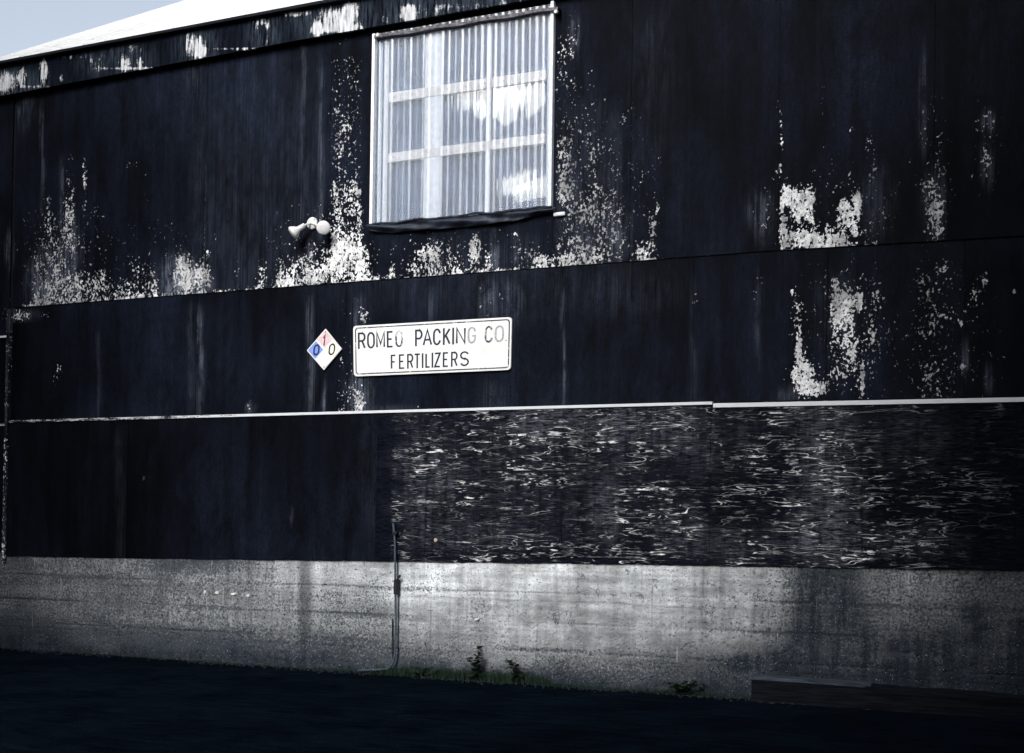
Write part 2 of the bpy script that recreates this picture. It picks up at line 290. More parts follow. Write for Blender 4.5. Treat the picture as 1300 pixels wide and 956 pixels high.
B = dict(
 top_flake=[('b', 62, 290, 10, 42, .5), ('b', 88, 262, 7, 48, .8), ('b', 86, 295, 9, 18, .7), ('b', 107, 238, 3, 34, .6), ('b', 60, 262, 6, 16, .7), ('r', 42, 100, 290, 392, .3, .85), ('r', 96, 135, 335, 388, .4, .95),
  ('r', 130, 170, 345, 384, .4, .95), ('r', 165, 200, 322, 382, .35, .8), ('b', 185, 240, 3, 20, .35), ('b', 232, 352, 16, 28, 1.0), ('b', 256, 350, 14, 18, .8), ('b', 120, 268, 4, 6, .6), ('b', 131, 275, 3, 5, .5), ('b', 168, 208, 8, 5, .4), ('b', 265, 322, 4, 8, .6),
  ('b', 332, 350, 7, 20, .95), ('b', 302, 345, 4, 12, .4), ('r', 350, 402, 312, 352, .25, .7), ('b', 368, 360, 22, 8, 1.0), ('b', 388, 350, 16, 14, .9),
  ('r', 421, 458, 60, 250, .32, .55), ('r', 420, 460, 225, 362, .6, .85), ('b', 405, 345, 18, 28, .95), ('b', 440, 330, 28, 40, .75), ('b', 455, 345, 12, 26, .6),
  ('b', 440, 345, 26, 18, 1.0), ('b', 497, 345, 4, 12, .95), ('b', 478, 352, 16, 4, .7), ('b', 526, 344, 10, 14, .75), ('b', 545, 330, 20, 24, .75), ('b', 575, 325, 20, 26, .72), ('b', 603, 315, 7, 22, 1.15), ('b', 618, 330, 6, 14, .6), ('b', 600, 345, 40, 7, .7),
  ('b', 655, 308, 7, 14, .65), ('b', 668, 325, 18, 14, .5), ('b', 690, 332, 14, 10, 1.0), ('b', 660, 345, 30, 4, .8),
  ('r', 706, 733, 40, 300, .38, .5), ('b', 725, 40, 8, 24, .45), ('r', 714, 760, 95, 330, .25, .62), ('r', 733, 790, 165, 336, .22, .62), ('b', 717, 240, 12, 40, .75), ('b', 715, 325, 12, 16, .8), ('b', 755, 265, 10, 16, .75), ('b', 749, 100, 4, 16, .4),
  ('b', 775, 310, 24, 24, .62), ('b', 812, 318, 14, 14, 1.05), ('b', 828, 292, 5, 26, .8), ('b', 834, 262, 3, 12, .6), ('b', 735, 330, 25, 8, .85), ('b', 792, 150, 3, 8, .5),
  ('b', 990, 150, 3, 30, .55), ('b', 991, 180, 4, 16, .6), ('b', 990, 215, 4, 7, .9), ('b', 1045, 150, 2, 40, .3), ('b', 1080, 165, 3, 4, .7),
  ('B', 991, 236, 1036, 262, 1.05), ('B', 990, 250, 998, 318, .9), ('B', 993, 292, 1042, 318, 1.1), ('b', 1018, 262, 16, 20, .9), ('b', 1055, 305, 24, 10, .95), ('b', 1030, 280, 12, 10, .5),
  ('b', 1088, 255, 6, 18, 1.15), ('b', 1072, 268, 10, 14, .85), ('b', 1060, 290, 40, 18, .5), ('b', 1085, 285, 9, 14, .8), ('b', 1108, 222, 5, 18, .55), ('b', 1105, 190, 8, 26, .25), ('b', 1118, 275, 16, 16, .4),
  ('b', 1186, 262, 12, 40, .72), ('b', 1193, 205, 6, 45, .6), ('b', 1188, 140, 5, 24, .35), ('b', 1173, 235, 6, 16, .5), ('b', 1172, 160, 6, 30, .22), ('b', 1252, 205, 6, 26, .5), ('b', 1255, 152, 7, 12, .4), ('b', 1190, 292, 9, 12, .7), ('b', 968, 275, 12, 20, .25),
  ('b', 85, 330, 60, 70, .2), ('b', 200, 330, 90, 50, .12), ('b', 400, 310, 60, 50, .2), ('b', 435, 180, 16, 120, .2), ('b', 575, 320, 90, 30, .2), ('b', 760, 240, 70, 110, .24), ('b', 1060, 270, 90, 60, .2), ('b', 1188, 230, 30, 90, .2), ('b', 1250, 190, 20, 60, .2), ('b', 10, 320, 3, 12, .3), ('b', 700, 20, 9, 5, .9)],
 top_grey=[('b', 12, 320, 5, 22, .5), ('b', 60, 360, 22, 36, .7), ('b', 88, 340, 14, 60, .45), ('b', 228, 355, 24, 26, .9), ('b', 235, 365, 30, 14, .8), ('s', 383, 387, 20, 280, .25, .2), ('s', 404, 410, 60, 285, .1, .5), ('s', 390, 396, 285, 370, .5, .3),
  ('s', 548, 553, 290, 350, .5, .7), ('s', 624, 632, 282, 350, .8, 1.0), ('s', 651, 655, 280, 345, .2, .4), ('r', 706, 790, 120, 335, .04, .16), ('b', 768, 295, 30, 40, .32), ('b', 728, 40, 7, 25, .4), ('r', 240, 400, 60, 330, .03, .07), ('r', 560, 690, 290, 345, .05, .12), ('b', 968, 275, 12, 30, .35), ('b', 957, 268, 10, 24, .25),
  ('b', 1172, 130, 5, 60, .30), ('b', 1115, 255, 20, 40, .16), ('b', 1186, 262, 14, 45, .2), ('b', 1255, 155, 8, 14, .45), ('b', 1253, 210, 8, 26, .25), ('b', 245, 70, 10, 60, .12), ('b', 30, 130, 12, 30, .25), ('s', 52, 55, 110, 280, .3, .2), ('s', 76, 79, 180, 290, .3, .3), ('s', 806, 850, 0, 200, .06, .04)],
 mid_flake=[('b', 10, 480, 3, 36, .55), ('b', 12, 440, 3, 12, .4), ('b', 55, 400, 10, 4, .4), ('b', 20, 400, 20, 8, .55), ('b', 74, 470, 4, 8, .5), ('b', 70, 485, 4, 10, .35), ('b', 440, 500, 14, 26, .28), ('b', 456, 508, 7, 16, .8), ('b', 432, 520, 8, 5, .6), ('b', 443, 497, 4, 7, .6), ('b', 462, 400, 8, 12, .45), ('b', 455, 395, 5, 6, .4), ('b', 434, 462, 3, 12, .4),
  ('b', 636, 375, 5, 4, .6), ('b', 616, 385, 16, 24, .16), ('b', 530, 518, 3, 3, .7), ('b', 316, 517, 4, 6, .6), ('b', 1014, 440, 4, 26, .95), ('b', 1005, 370, 3, 5, .9), ('b', 1020, 480, 14, 22, 1.0), ('b', 1035, 495, 16, 8, .9), ('b', 1012, 400, 8, 30, .35),
  ('b', 1062, 400, 7, 34, .95), ('b', 1076, 412, 8, 26, .9), ('b', 1090, 385, 5, 20, .75), ('b', 1060, 360, 5, 8, .7), ('b', 1075, 380, 12, 20, .55), ('b', 1085, 452, 20, 24, .42), ('b', 1060, 478, 20, 14, .45), ('b', 1110, 420, 10, 70, .34), ('b', 1095, 478, 3, 26, .75), ('b', 1124, 380, 4, 8, .6),
  ('r', 1165, 1212, 325, 500, .3, .24), ('b', 1180, 470, 5, 18, .5), ('b', 1200, 340, 8, 12, .4), ('b', 1238, 375, 5, 10, .5), ('b', 1250, 355, 5, 12, .45), ('b', 1220, 410, 4, 5, .6), ('b', 1255, 485, 3, 14, .5), ('b', 1288, 370, 3, 4, .5), ('b', 1070, 430, 70, 90, .22), ('b', 1190, 420, 50, 100, .2), ('b', 1245, 430, 30, 70, .18), ('b', 450, 450, 20, 90, .15), ('b', 965, 352, 5, 8, .5), ('b', 957, 375, 4, 8, .4), ('b', 883, 382, 4, 8, .3), ('b', 1222, 465, 4, 10, .45)],
 mid_grey=[('s', 251, 257, 378, 520, .6, .3), ('s', 240, 244, 376, 510, .35, .25), ('s', 390, 397, 362, 525, .35, .3), ('s', 410.5, 412.5, 468, 530, .9, .9), ('s', 450, 462, 360, 525, .35, .45), ('b', 457, 500, 16, 30, .4), ('s', 545, 552, 352, 404, .5, .3), ('s', 612, 634, 345, 404, .75, .3), ('b', 650, 380, 14, 28, .2), ('s', 610, 640, 470, 520, .22, .12),
  ('s', 714, 716, 345, 515, .5, .35), ('b', 780, 370, 70, 30, .07), ('b', 620, 360, 200, 40, .06), ('s', 960, 966, 330, 450, .3, .2), ('b', 1000, 500, 14, 10, .4), ('b', 1062, 400, 30, 50, .12), ('b', 1225, 455, 5, 20, .4), ('b', 1255, 482, 5, 18, .4), ('b', 20, 400, 25, 7, .4), ('b', 318, 518, 6, 6, .5), ('b', 490, 520, 40, 5, .2), ('s', 124, 126, 400, 530, .2, .2), ('s', 878, 882, 335, 512, .12, .12)],
 low_grey=[('r', 148, 158, 540, 690, .07, .05), ('b', 370, 655, 2, 10, .4), ('b', 183, 607, 1.5, 2, .8), ('b', 480, 600, 20, 90, .07)],
 ply_white=[('r', 498, 2000, 480, 760, 1., 1.)],
 ply_grey=[('b', 530, 600, 30, 80, .3), ('b', 700, 540, 60, 24, .6), ('b', 790, 545, 40, 24, .6), ('b', 850, 545, 40, 30, .5), ('b', 560, 605, 24, 30, .4), ('b', 770, 650, 20, 40, .55), ('b', 860, 670, 30, 30, .45), ('b', 600, 680, 80, 20, .3), ('b', 1048, 560, 34, 60, .5), ('b', 1052, 640, 38, 70, .6), ('b', 1050, 680, 46, 34, .7), ('b', 1040, 535, 40, 30, .5), ('b', 900, 560, 60, 40, .25), ('b', 660, 610, 180, 80, .16), ('b', 930, 690, 60, 20, .35), ('b', 1150, 560, 60, 40, .15), ('b', 1140, 690, 70, 20, .3)],
 ply_dark=[('b', 625, 600, 14, 120, .5), ('b', 1115, 640, 26, 90, .5), ('b', 740, 600, 14, 90, .35), ('b', 930, 620, 30, 70, .35), ('b', 1180, 650, 70, 80, .3), ('b', 1250, 600, 60, 120, .4), ('b', 560, 645, 16, 20, .5)],
)
def ev(lst, x, y):
    r = np.zeros_like(x)
    for e in lst:
        if e[0] == 'b': v = blob(x, y, *e[1:])
        elif e[0] == 'B': v = box(x, y, *e[1:])
        elif e[0] == 's':
            _, x0, x1, tp, bt, a0, a1 = e; kk = np.clip((y-tp)/(bt-tp), 0, 1); v = (a0+(a1-a0)*kk)*ss((y-tp)/40)*ss((bt+30-y)/50)*np.exp(-((x-(x0+x1)/2+1.2*np.sin(y*.05))/((x1-x0)/2+1.2))**2)
        else: v = rise(x, y, *e[1:])
        r = np.maximum(r, v)+np.minimum(r, v)*.35
    return np.clip(r, 0, 1.3)
def wear_top(X, Z, Y):
    x, y = toPx(X, Z, Y); f = ev(B['top_flake'], x, y)
    d = seam1(x)-y                                            # paint lifts along the bottom edge of the upper sheets
    edge = np.interp(x, [0, 38, 60, 270, 330, 470, 640, 700, 835, 845, 985, 995, 1120, 1140, 1300], [.2, .8, 1, .75, .75, 1, .8, 1, .9, .12, .05, 1, .8, .2, .1])
    f = np.maximum(f, edge*np.exp(-(np.clip(d, 0, 99)/4.5)**2))
    f = f*np.interp(x, [690, 710, 795, 805, 960, 990], [1, .74, .78, 1, 1, 1.1])*(1-box(x, y, 415, 30, 465, 235, .15))
    al = 1-blob(x, y, 762, 250, 75, 130, .45)+blob(x, y, 810, 318, 24, 12, .3)-blob(x, y, 80, 300, 60, 100, .3)-box(x, y, 1110, 60, 1400, 360, .45, 30, 30)-box(x, y, 1040, 180, 1130, 245, .4, 20, 30)-blob(x, y, 560, 320, 70, 30, .12)-blob(x, y, 235, 350, 30, 30, .3)-blob(x, y, 440, 130, 40, 90, .3)
    al = np.clip(al, .3, 1)
    dk = blob(x, y, 30, 200, 60, 200, .45)+blob(x, y, 190, 250, 60, 120, .3)+blob(x, y, 1260, 150, 130, 260, .5)  # darker tone towards both ends of the wall
    return np.stack([f, ev(B['top_grey'], x, y), np.clip(dk, 0, 1), al], -1)
def wear_mid(X, Z, Y):
    x, y = toPx(X, Z, Y); dk = blob(x, y, 60, 460, 130, 80, .45)+blob(x, y, 1250, 420, 110, 160, .5)  # dk: middle course gets darker at its two ends
    return np.stack([ev(B['mid_flake'], x, y)*np.interp(x, [900, 1000], [1.15, 1.4]), ev(B['mid_grey'], x, y), np.clip(dk, 0, 1), np.clip(1-box(x, y, 1100, 300, 1400, 520, .45, 30, 30), .3, 1)], -1)
def wear_low(X, Z, Y):
    x, y = toPx(X, Z, Y); dk = blob(x, y, 80, 620, 150, 120, .4)  # dk: lowest course darker at the left
    return np.stack([x*0, ev(B['low_grey'], x, y), dk, x*0+1], -1)
def wear_ply(X, Z, Y):
    x, y = toPx(X, Z, Y); edge = ss((x-496+14*np.sin(y*.11)+8*np.sin(y*.37+1)*np.sin(y*.05))/26+.5)
    wv = ev(B['ply_white'], x, y)*edge*(.62+.38*ss((y-505)/200))*np.interp(x, [480, 900, 1000, 1100, 1130, 1300, 1400], [1, .9, .9, .98, .42, .28, .25])
    wv = np.maximum(wv, blob(x, y, 1050, 620, 48, 110, 1.15)); wv *= np.interp(x, [600, 620, 640], [1, .8, 1])
    return np.stack([wv, ev(B['ply_grey'], x, y)*edge, np.clip(ev(B['ply_dark'], x, y), 0, 1), x*0+1], -1)
def wear_fascia(X, Z, Y):
    x, y = toPx(X, Z, Y)
    wl = [('b', 8, 105, 12, 16, .95), ('b', 28, 98, 7, 16, .8), ('b', 56, 92, 6, 18, .95), ('b', 78, 100, 4, 8, .6), ('b', 90, 72, 30, 4, .5), ('b', 125, 78, 12, 16, .4), ('b', 158, 80, 8, 12, .8), ('b', 178, 80, 5, 8, .85), ('b', 170, 62, 20, 6, .5), ('b', 250, 60, 12, 16, .95), ('b', 256, 66, 6, 7, 1.1), ('b', 238, 58, 4, 22, .6), ('b', 334, 30, 14, 9, .7), ('b', 338, 52, 8, 8, .6),
          ('b', 375, 17, 18, 5, .9), ('b', 402, 38, 8, 10, 1.0), ('b', 428, 24, 30, 16, .9), ('b', 432, 36, 30, 7, 1.05), ('b', 447, 12, 10, 14, .8), ('b', 518, 18, 12, 13, 1.25), ('b', 488, 24, 5, 7, .6), ('b', 560, 12, 30, 10, .5), ('b', 600, 10, 30, 10, .45), ('b', 650, 4, 20, 8, .5), ('b', 300, 62, 60, 2, .7), ('b', 180, 87, 60, 2, .8), ('b', 60, 110, 60, 2, .6)]
    gl = [('b', 20, 105, 34, 18, .8), ('b', 160, 75, 30, 20, .6), ('b', 250, 60, 24, 26, .7), ('b', 335, 40, 20, 26, .6), ('b', 425, 25, 50, 30, .8), ('b', 520, 18, 30, 25, .8), ('b', 600, 10, 60, 20, .7), ('b', 120, 80, 20, 18, .4)]
    return np.stack([ev(wl, x, y), ev(gl, x, y), x*0, x*0+1], -1)
def wear_light_conc(X, Z, Y):
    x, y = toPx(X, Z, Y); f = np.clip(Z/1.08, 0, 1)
    lt = np.interp(x, [-50, 0, 120, 240, 330, 420, 520, 760, 900, 980, 1020, 1120, 1300], [.18, .20, .26, .34, .50, .66, .96, .92, .76, .6, .2, .2, .2])*(.25+.75*ss((f-.15)/.7))  # bright centre, dim ends: light falloff put into the concrete colour
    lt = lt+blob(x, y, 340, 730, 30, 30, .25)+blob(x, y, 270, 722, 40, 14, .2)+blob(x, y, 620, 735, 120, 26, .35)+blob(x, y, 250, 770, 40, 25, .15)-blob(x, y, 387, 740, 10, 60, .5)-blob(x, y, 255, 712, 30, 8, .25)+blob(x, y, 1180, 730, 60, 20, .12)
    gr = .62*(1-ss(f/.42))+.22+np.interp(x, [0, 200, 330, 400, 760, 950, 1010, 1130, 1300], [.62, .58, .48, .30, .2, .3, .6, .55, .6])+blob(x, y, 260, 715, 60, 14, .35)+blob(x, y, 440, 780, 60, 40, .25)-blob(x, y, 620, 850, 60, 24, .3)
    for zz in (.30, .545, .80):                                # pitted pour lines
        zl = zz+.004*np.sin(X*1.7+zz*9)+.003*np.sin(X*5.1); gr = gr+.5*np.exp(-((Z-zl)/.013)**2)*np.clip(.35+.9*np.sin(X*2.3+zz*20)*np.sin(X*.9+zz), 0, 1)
    dk = blob(x, y, 1050, 750, 42, 75, 1.0)+blob(x, y, 1065, 810, 90, 40, .80)+blob(x, y, 1030, 845, 90, 20, .85)+blob(x, y, 387, 750, 7, 80, .38)+blob(x, y, 318, 725, 5, 40, .3)+np.exp(-(Z/(.13+.05*np.sin(X*2.1)+.03*np.sin(X*5.3+1)+.02*np.sin(X*13)))**2)*.93+np.interp(x, [0, 60, 300, 420, 520, 620, 760, 900, 1300], [.30, .26, .14, .30, .30, .12, .15, .4, .5])*np.exp(-(Z/.34)**2)+blob(x, y, 1240, 830, 110, 40, .75)+blob(x, y, 1290, 790, 60, 100, .55)+blob(x, y, 1180, 850, 160, 26, .6)+blob(x, y, 20, 760, 26, 70, .3)+blob(x, y, 220, 712, 30, 10, .25)+blob(x, y, 900, 838, 80, 18, .35)+blob(x, y, 1235, 775, 16, 12, .5)+blob(x, y, 1170, 730, 5, 20, .3)+blob(x, y, 1255, 720, 60, 10, .2)-blob(x, y, 1128, 790, 20, 25, .2)+blob(x, y, 410, 822, 80, 22, .3)  # stains and dark foot, plus shade painted in towards both ends
    return np.stack([np.clip(lt, 0, 1.3), np.clip(gr, 0, 1.15), np.clip(dk, 0, .97), x*0+1], -1)
def grid_panel(name, m, parent, x0, x1, zb, zt, y, wearf, dx=.016, dz=.03, thick=.012, disp=None, label=None):
    """a sheet x0..x1 whose bottom/top edges follow zb(x)/zt(x), front face at depth y"""
    nx = max(2, int(math.ceil((x1-x0)/dx))); xs = np.linspace(x0, x1, nx+1)
    b = np.array([zb(v) for v in xs]); t = np.array([zt(v) for v in xs]); nz = max(1, int(math.ceil((t-b).max()/dz)))
    k = np.linspace(0, 1, nz+1)[:, None]; Z = b+(t-b)*k; X = np.broadcast_to(xs, Z.shape)
    Y = np.full(Z.shape, y)+(disp(X, Z) if disp else 0)
    n = Z.size; v = np.concatenate([np.stack([X, Y, Z], -1).reshape(-1, 3), np.stack([X, np.full(Z.shape, y+thick), Z], -1)[[0, -1]].reshape(-1, 3)])
    idx = np.arange(n).reshape(Z.shape); q = np.stack([idx[:-1, :-1], idx[:-1, 1:], idx[1:, 1:], idx[1:, :-1]], -1).reshape(-1, 4)
    bo = n+np.arange(nx+1); to = n+nx+1+np.arange(nx+1)
    s1 = np.stack([idx[0, 1:], idx[0, :-1], bo[:-1], bo[1:]], -1); s2 = np.stack([idx[-1, :-1], idx[-1, 1:], to[1:], to[:-1]], -1)
    f = np.concatenate([q, s1, s2]).tolist()
    f += [list(idx[:, 0])[::1]+[to[0], bo[0]], list(idx[::-1, -1])+[bo[-1], to[-1]]]
    wr = wearf(X, Z, y).reshape(-1, 4); wr = np.concatenate([wr, wr[:nx+1], wr[-(nx+1):]])
    o = mesh(name, v.tolist(), f, m, parent, wear=wr)
    if label: o['label'] = label
    return o
# ------------------------------------------------------------------ ground
gm = MB(); gm.add([(-500, -500, 0), (500, -500, 0), (500, 500, 0), (-500, 500, 0)], [(0, 1, 2, 3)])
tag(gm.build('asphalt_ground', M['asphalt']), kind='structure')
# ------------------------------------------------------------------ the warehouse
XL, XR, DEPTH = W(-22, 500)[0], 9.0, 16.0
wh = empty('warehouse', (XL, D, 0), 'weathered black-painted warehouse with peeling white patches, pale roof and concrete base', 'warehouse')
XD = 2.6                                                    # finely built as far as this, plain beyond
base_top = lambda x: float(np.interp(x, [-11.7, -9.7, -6.8, -.86, 9], [1.035, 1.045, 1.083, 1.14, 1.2]))
s2z = lambda x: float(np.interp(x, *zip(*sorted([W(0, 535), W(450, 523), W(905, 511), W(1300, 503)]))))
s1z = lambda x: float(np.interp(x, *zip(*sorted([W(30, 390), W(450, 358), W(830, 330), W(985, 318.5), W(1300, 300)]))))
def cdisp(X, Z):
    d = .006*np.sin(X*1.1+Z*3)+.003*np.sin(X*7+Z*11)
    for zz in (.30, .545, .80): d = d+.010*(.6+.4*np.sin(X*3.1+zz*30))*np.exp(-((Z-zz-.004*np.sin(X*1.7+zz*9)-.003*np.sin(X*5.1))/.007)**2)
    d = d+.004*np.where((Z*4.1).astype(int) % 2 == 0, 1, 0)
    r = rng.random(Z.shape); d = d+.008*(r > .955)*(Z < .45)+.02*(r > .97)*(Z > Z.max(0)-.02)
    return d
ytop = D+.02
grid_panel('concrete_base', M['conc'], wh, XL, XD, lambda x: -.1, base_top, D-.022, wear_light_conc, .02, .02, .3, cdisp)
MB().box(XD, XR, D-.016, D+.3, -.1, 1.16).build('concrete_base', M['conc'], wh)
def xs_of(pxs, y): return [W(p, y)[0] for p in pxs]
GAP = .0022
XC = W(13, 500)[0]                                           # left corner board
def jit(): return random.uniform(-.0015, .0015)
fz = lambda x: float(np.interp(x, *zip(*sorted([W(0, 122, D-.07), W(400, 47, D-.07)])))) + .06
WX0, WX1 = W(478, 110)[0], W(704.5, 110)[0]; WZ0, WZ1 = (W(474, 290)[1]+W(703, 266)[1])/2+.0, (W(480, 45)[1]+W(706, 11)[1])/2
for a, b in zip([0]+list(range(1)), []): pass
ups = [XC+.02]+xs_of([112, 262, 419], 250)+[WX0]
for a, b in zip(ups[:-1], ups[1:]): grid_panel('wall_panel', M['paint'], wh, a+GAP, b-GAP, lambda x: s1z(x)+.002, fz, D-.018+jit(), wear_top)
grid_panel('wall_panel', M['paint'], wh, WX0, WX1, lambda x: s1z(x)+.002, lambda x: WZ0, D-.018, wear_top)
ups = [WX1]+xs_of([801, 989, 1186], 250)+[.45, 1.67, XD]
for a, b in zip(ups[:-1], ups[1:]): grid_panel('wall_panel', M['paint'], wh, a+GAP, b-GAP, lambda x: s1z(x)+.002, lambda x: 6.2, D-.018+jit(), wear_top)
mids = [XC+.02]+xs_of([100, 250, 402, 557, 715, 880, 1050, 1225], 440)+[.45, 1.67, XD]
for a, b in zip(mids[:-1], mids[1:]): grid_panel('wall_panel', M['paint2'], wh, a+GAP, b-GAP, lambda x: s2z(x)+.004, lambda x: s1z(x)-.004, D-.006+jit(), wear_mid)
lows = [XC+.02]+xs_of([165, 330, 480], 600)
for a, b in zip(lows[:-1], lows[1:]): grid_panel('wall_panel', M['paint3'], wh, a+GAP, b-GAP, lambda x: base_top(x)-.035+.002*math.sin(x*9)+.001*math.sin(x*43), lambda x: s2z(x)-.004, D-.032+jit(), wear_low)
plys = [lows[-1]]+xs_of([543, 716, 903, 1095, 1290], 600)+[.45, 1.67, XD]
for a, b in zip(plys[:-1], plys[1:]): grid_panel('plywood_sheet', M['ply'], wh, a+GAP*.8, b-GAP*.8, lambda x: base_top(x)-.035+.002*math.sin(x*9)+.0015*math.sin(x*57), lambda x: s2z(x)-.004, D-.034+jit(), wear_ply)
MB().box(XD+GAP, XR, D-.018, D-.006, s1z(-.8)+.002, 6.2).build('wall_panel', M['black'], wh)
MB().box(XD+GAP, XR, D-.006, D+.006, 2.44, s1z(-.8)-.004).build('wall_panel', M['black'], wh)
MB().box(XD+GAP, XR, D-.032, D-.02, 1.14, 2.43).build('wall_panel', M['black'], wh)
# sheathing behind the sheets (with the window opening), gable ends, back wall
sh = MB(); yb0, yb1 = D+.008, D+.05
sh.box(XL, WX0, yb0, yb1, 1.0, 6.3); sh.box(WX1, XR, yb0, yb1, 1.0, 6.3); sh.box(WX0, WX1, yb0, yb1, 1.0, WZ0-.005); sh.box(WX0, WX1, yb0, yb1, WZ1+.02, 6.3)
sh.build('sheathing', M['black'], wh)
# left strip beyond the corner board
for z0, z1, m_, wf in ((1.0, W(3, 541)[1], 'paint3', wear_low), (W(3, 541)[1]+.006, W(3, 428)[1], 'paint2', wear_mid), (W(3, 428)[1]+.006, 6.2, 'paint', wear_top)):
    grid_panel('wall_panel', M[m_], wh, XL, XC-.03, lambda x: z0, lambda x: z1, D-.012, wf)
def wear_corner(X, Z, Y):
    r = wear_mid(X, Z, Y); r[..., 0] = np.where(Z < 3.3, .52, .25); r[..., 1] = .3; return r
grid_panel('corner_board', M['paint2'], wh, XC-.028, XC+.018, lambda x: .93, lambda x: s1z(x)-.02, D-.046, wear_corner, .008, .02, .05)
# drip flashings over the lowest course
def wear_fl(v):
    def f(X, Z, Y):
        x, y = toPx(X, Z, Y); l = np.interp(x, [0, 60, 300, 312, 330, 900, 1290], v); return np.stack([l, l*0, l*0, l*0+1], -1)
    return f
def flashing(x0, x1, h, yy, v, dz=0):
    grid_panel('drip_flashing', M['flash'], wh, x0, x1, lambda x: s2z(x)-h+dz, lambda x: s2z(x)+dz+.004, yy, wear_fl(v), .03, .01, .05)
x905 = W(906, 511)[0]
flashing(XC+.02, x905, .020, D-.046, [.5, .55, .75, 1.0, 1.15, 1.3, 1.3]); flashing(x905+.01, XD, .030, D-.048, [1.3]*7, -.016)
flashing(XL, XC-.03, .02, D-.03, [.7]*7, -.03); grid_panel('drip_flashing', M['flash'], wh, XL, XC-.03, lambda x: W(3, 428)[1]-.01, lambda x: W(3, 428)[1]+.01, D-.03, wear_fl([1.]*7), .03, .01, .03)
# fascia in boards, under the eave
YF = D-.10
ftop = lambda x: float(np.interp(x, *zip(*sorted([W(0, 83, YF), W(400, 3, YF)]))))
fbot = lambda x: float(np.interp(x, *zip(*sorted([W(0, 122, YF), W(400, 47, YF)]))))
fx = [XL-.03]+[W(p, q, YF)[0] for p, q in ((205, 60), (507, 20))]+[-3.6, -.6, XD]
for a, b in zip(fx[:-1], fx[1:]): grid_panel('fascia_board', M['brush'], wh, a+GAP, b-GAP, fbot, ftop, YF+jit(), wear_fascia, .015, .015, .03)
MB().box(XD+.003, XR, YF, YF+.03, fbot(-7), ftop(-7)).build('fascia_board', M['black'], wh)
MB().box(XL-.02, XR, YF+.034, D-.022, fbot(-7)+.05, fbot(-7)+.07).build('soffit', M['black'], wh)
# roof: pitch from the line of its rake in the photograph
A_, B_ = ray(0, 82), ray(262, 0); nrm = A_.cross(B_)
zc = ftop(-11)+.02; Xr = XL-.05
pitch = -nrm.y/nrm.z; print('roof pitch', math.degrees(math.atan(pitch)), 'eave', zc)
pitch = min(max(pitch, .15), 1.2)
ridge = DEPTH/2+.15; ye = YF-.05
rib = MB(); prof = []; x = Xr
while x < XR: prof += [(x, 0), (x+.028, 0), (x+.040, .018), (x+.060, .018), (x+.072, 0)]; x += .30
prof.append((XR, 0))
def roof_side(y0, y1, z0, z1, name='roof'):
    v = []; f = []; n = len(prof)
    for (yy, zz) in ((y0, z0), (y1, z1)): v += [(px_, yy, zz+h) for px_, h in prof]
    for (yy, zz) in ((y0, z0-.012), (y1, z1-.012)): v += [(px_, yy, zz) for px_, h in prof]
    for i in range(n-1): f += [(i, i+1, n+i+1, n+i), (2*n+i, 3*n+i, 3*n+i+1, 2*n+i+1), (i, 2*n+i, 2*n+i+1, i+1)]
    f += [(0, n, 3*n, 2*n), (n-1, 3*n-1, 4*n-1, 2*n-1)]
    return mesh(name, v, f, M['roof'], wh)
zr = zc+pitch*(D+DEPTH/2-ye)
roof_side(ye, D+DEPTH/2, zc, zr); roof_side(D+DEPTH+.15, D+DEPTH/2, zc, zr)
MB().add([(Xr-.02, ye-.01, zc-.03), (Xr-.02, ye-.01, zc-.002), (XR, ye-.01, zc-.002), (XR, ye-.01, zc-.03), (Xr-.02, ye+.05, zc-.03), (Xr-.02, ye+.05, zc-.002), (XR, ye+.05, zc-.002), (XR, ye+.05, zc-.03)],
         [(0, 1, 2, 3), (4, 7, 6, 5), (1, 5, 6, 2), (0, 3, 7, 4), (0, 4, 5, 1), (3, 2, 6, 7)]).build('drip_edge', M['black'], wh)
for X0, X1 in ((XL, XL+.04), (XR-.04, XR)):
    ym = D+DEPTH/2; m_ = MB(); pts = [(D+.052, 0), (D+DEPTH, 0), (D+DEPTH, zc-.05), (ym, zr-.05), (D+.052, zc-.05)]
    m_.add([(X0, a, b) for a, b in pts]+[(X1, a, b) for a, b in pts], [(0, 1, 2, 3, 4), (9, 8, 7, 6, 5)]+[(i, i+5, (i+1) % 5+5, (i+1) % 5) for i in range(5)])
    m_.build('gable_wall', M['black'], wh)
MB().box(XL+.045, XR-.045, D+DEPTH-.04, D+DEPTH-.002, 0, zc-.06).build('back_wall', M['black'], wh)
# ------------------------------------------------------------------ window
wn = bpy.data.objects.new('window', None); wn.location = ((WX0+WX1)/2, D, WZ0); link(wn, wh); wn.matrix_parent_inverse = Matrix.Translation((-XL, -D, 0))
wn.matrix_world
bpy.context.view_layer.update()
def zt_at(p, lo): # top/bottom edges of the opening, as surveyed
    return lo
# translucent corrugated sheet
v = []; f = []; nx = 27*10; YS = D-.052
for i in range(nx+1):
    u = i/nx; X = WX0+.012+(WX1-WX0-.02)*u; h = .0029*math.cos(u*27*2*math.pi)+.003*math.sin(u*9)+.0015*math.sin(u*61)
    for zz in np.linspace(WZ0-.004, WZ1+.012, 13): v.append((X, YS+h+.002*math.sin(zz*5+u*7), zz+(.006*math.sin(u*40)+.004*math.sin(u*131) if zz < WZ0+.01 else 0)))
for i in range(nx):
    for j in range(12): a = i*13+j; f.append((a, a+13, a+14, a+1))
mesh('corrugated_sheet', v, f, M['sheet'], wn, smooth=True)
def wbox(name, m, x0, x1, z0, z1, y0, y1, ch=.003): return MB().box(x0, x1, y0, y1, z0, z1, ch).build(name, M[m], wn)
wbox('edge_trim', 'white', WX0-.012, WX0+.018, WZ0-.01, WZ1+.01, D-.075, D-.02)
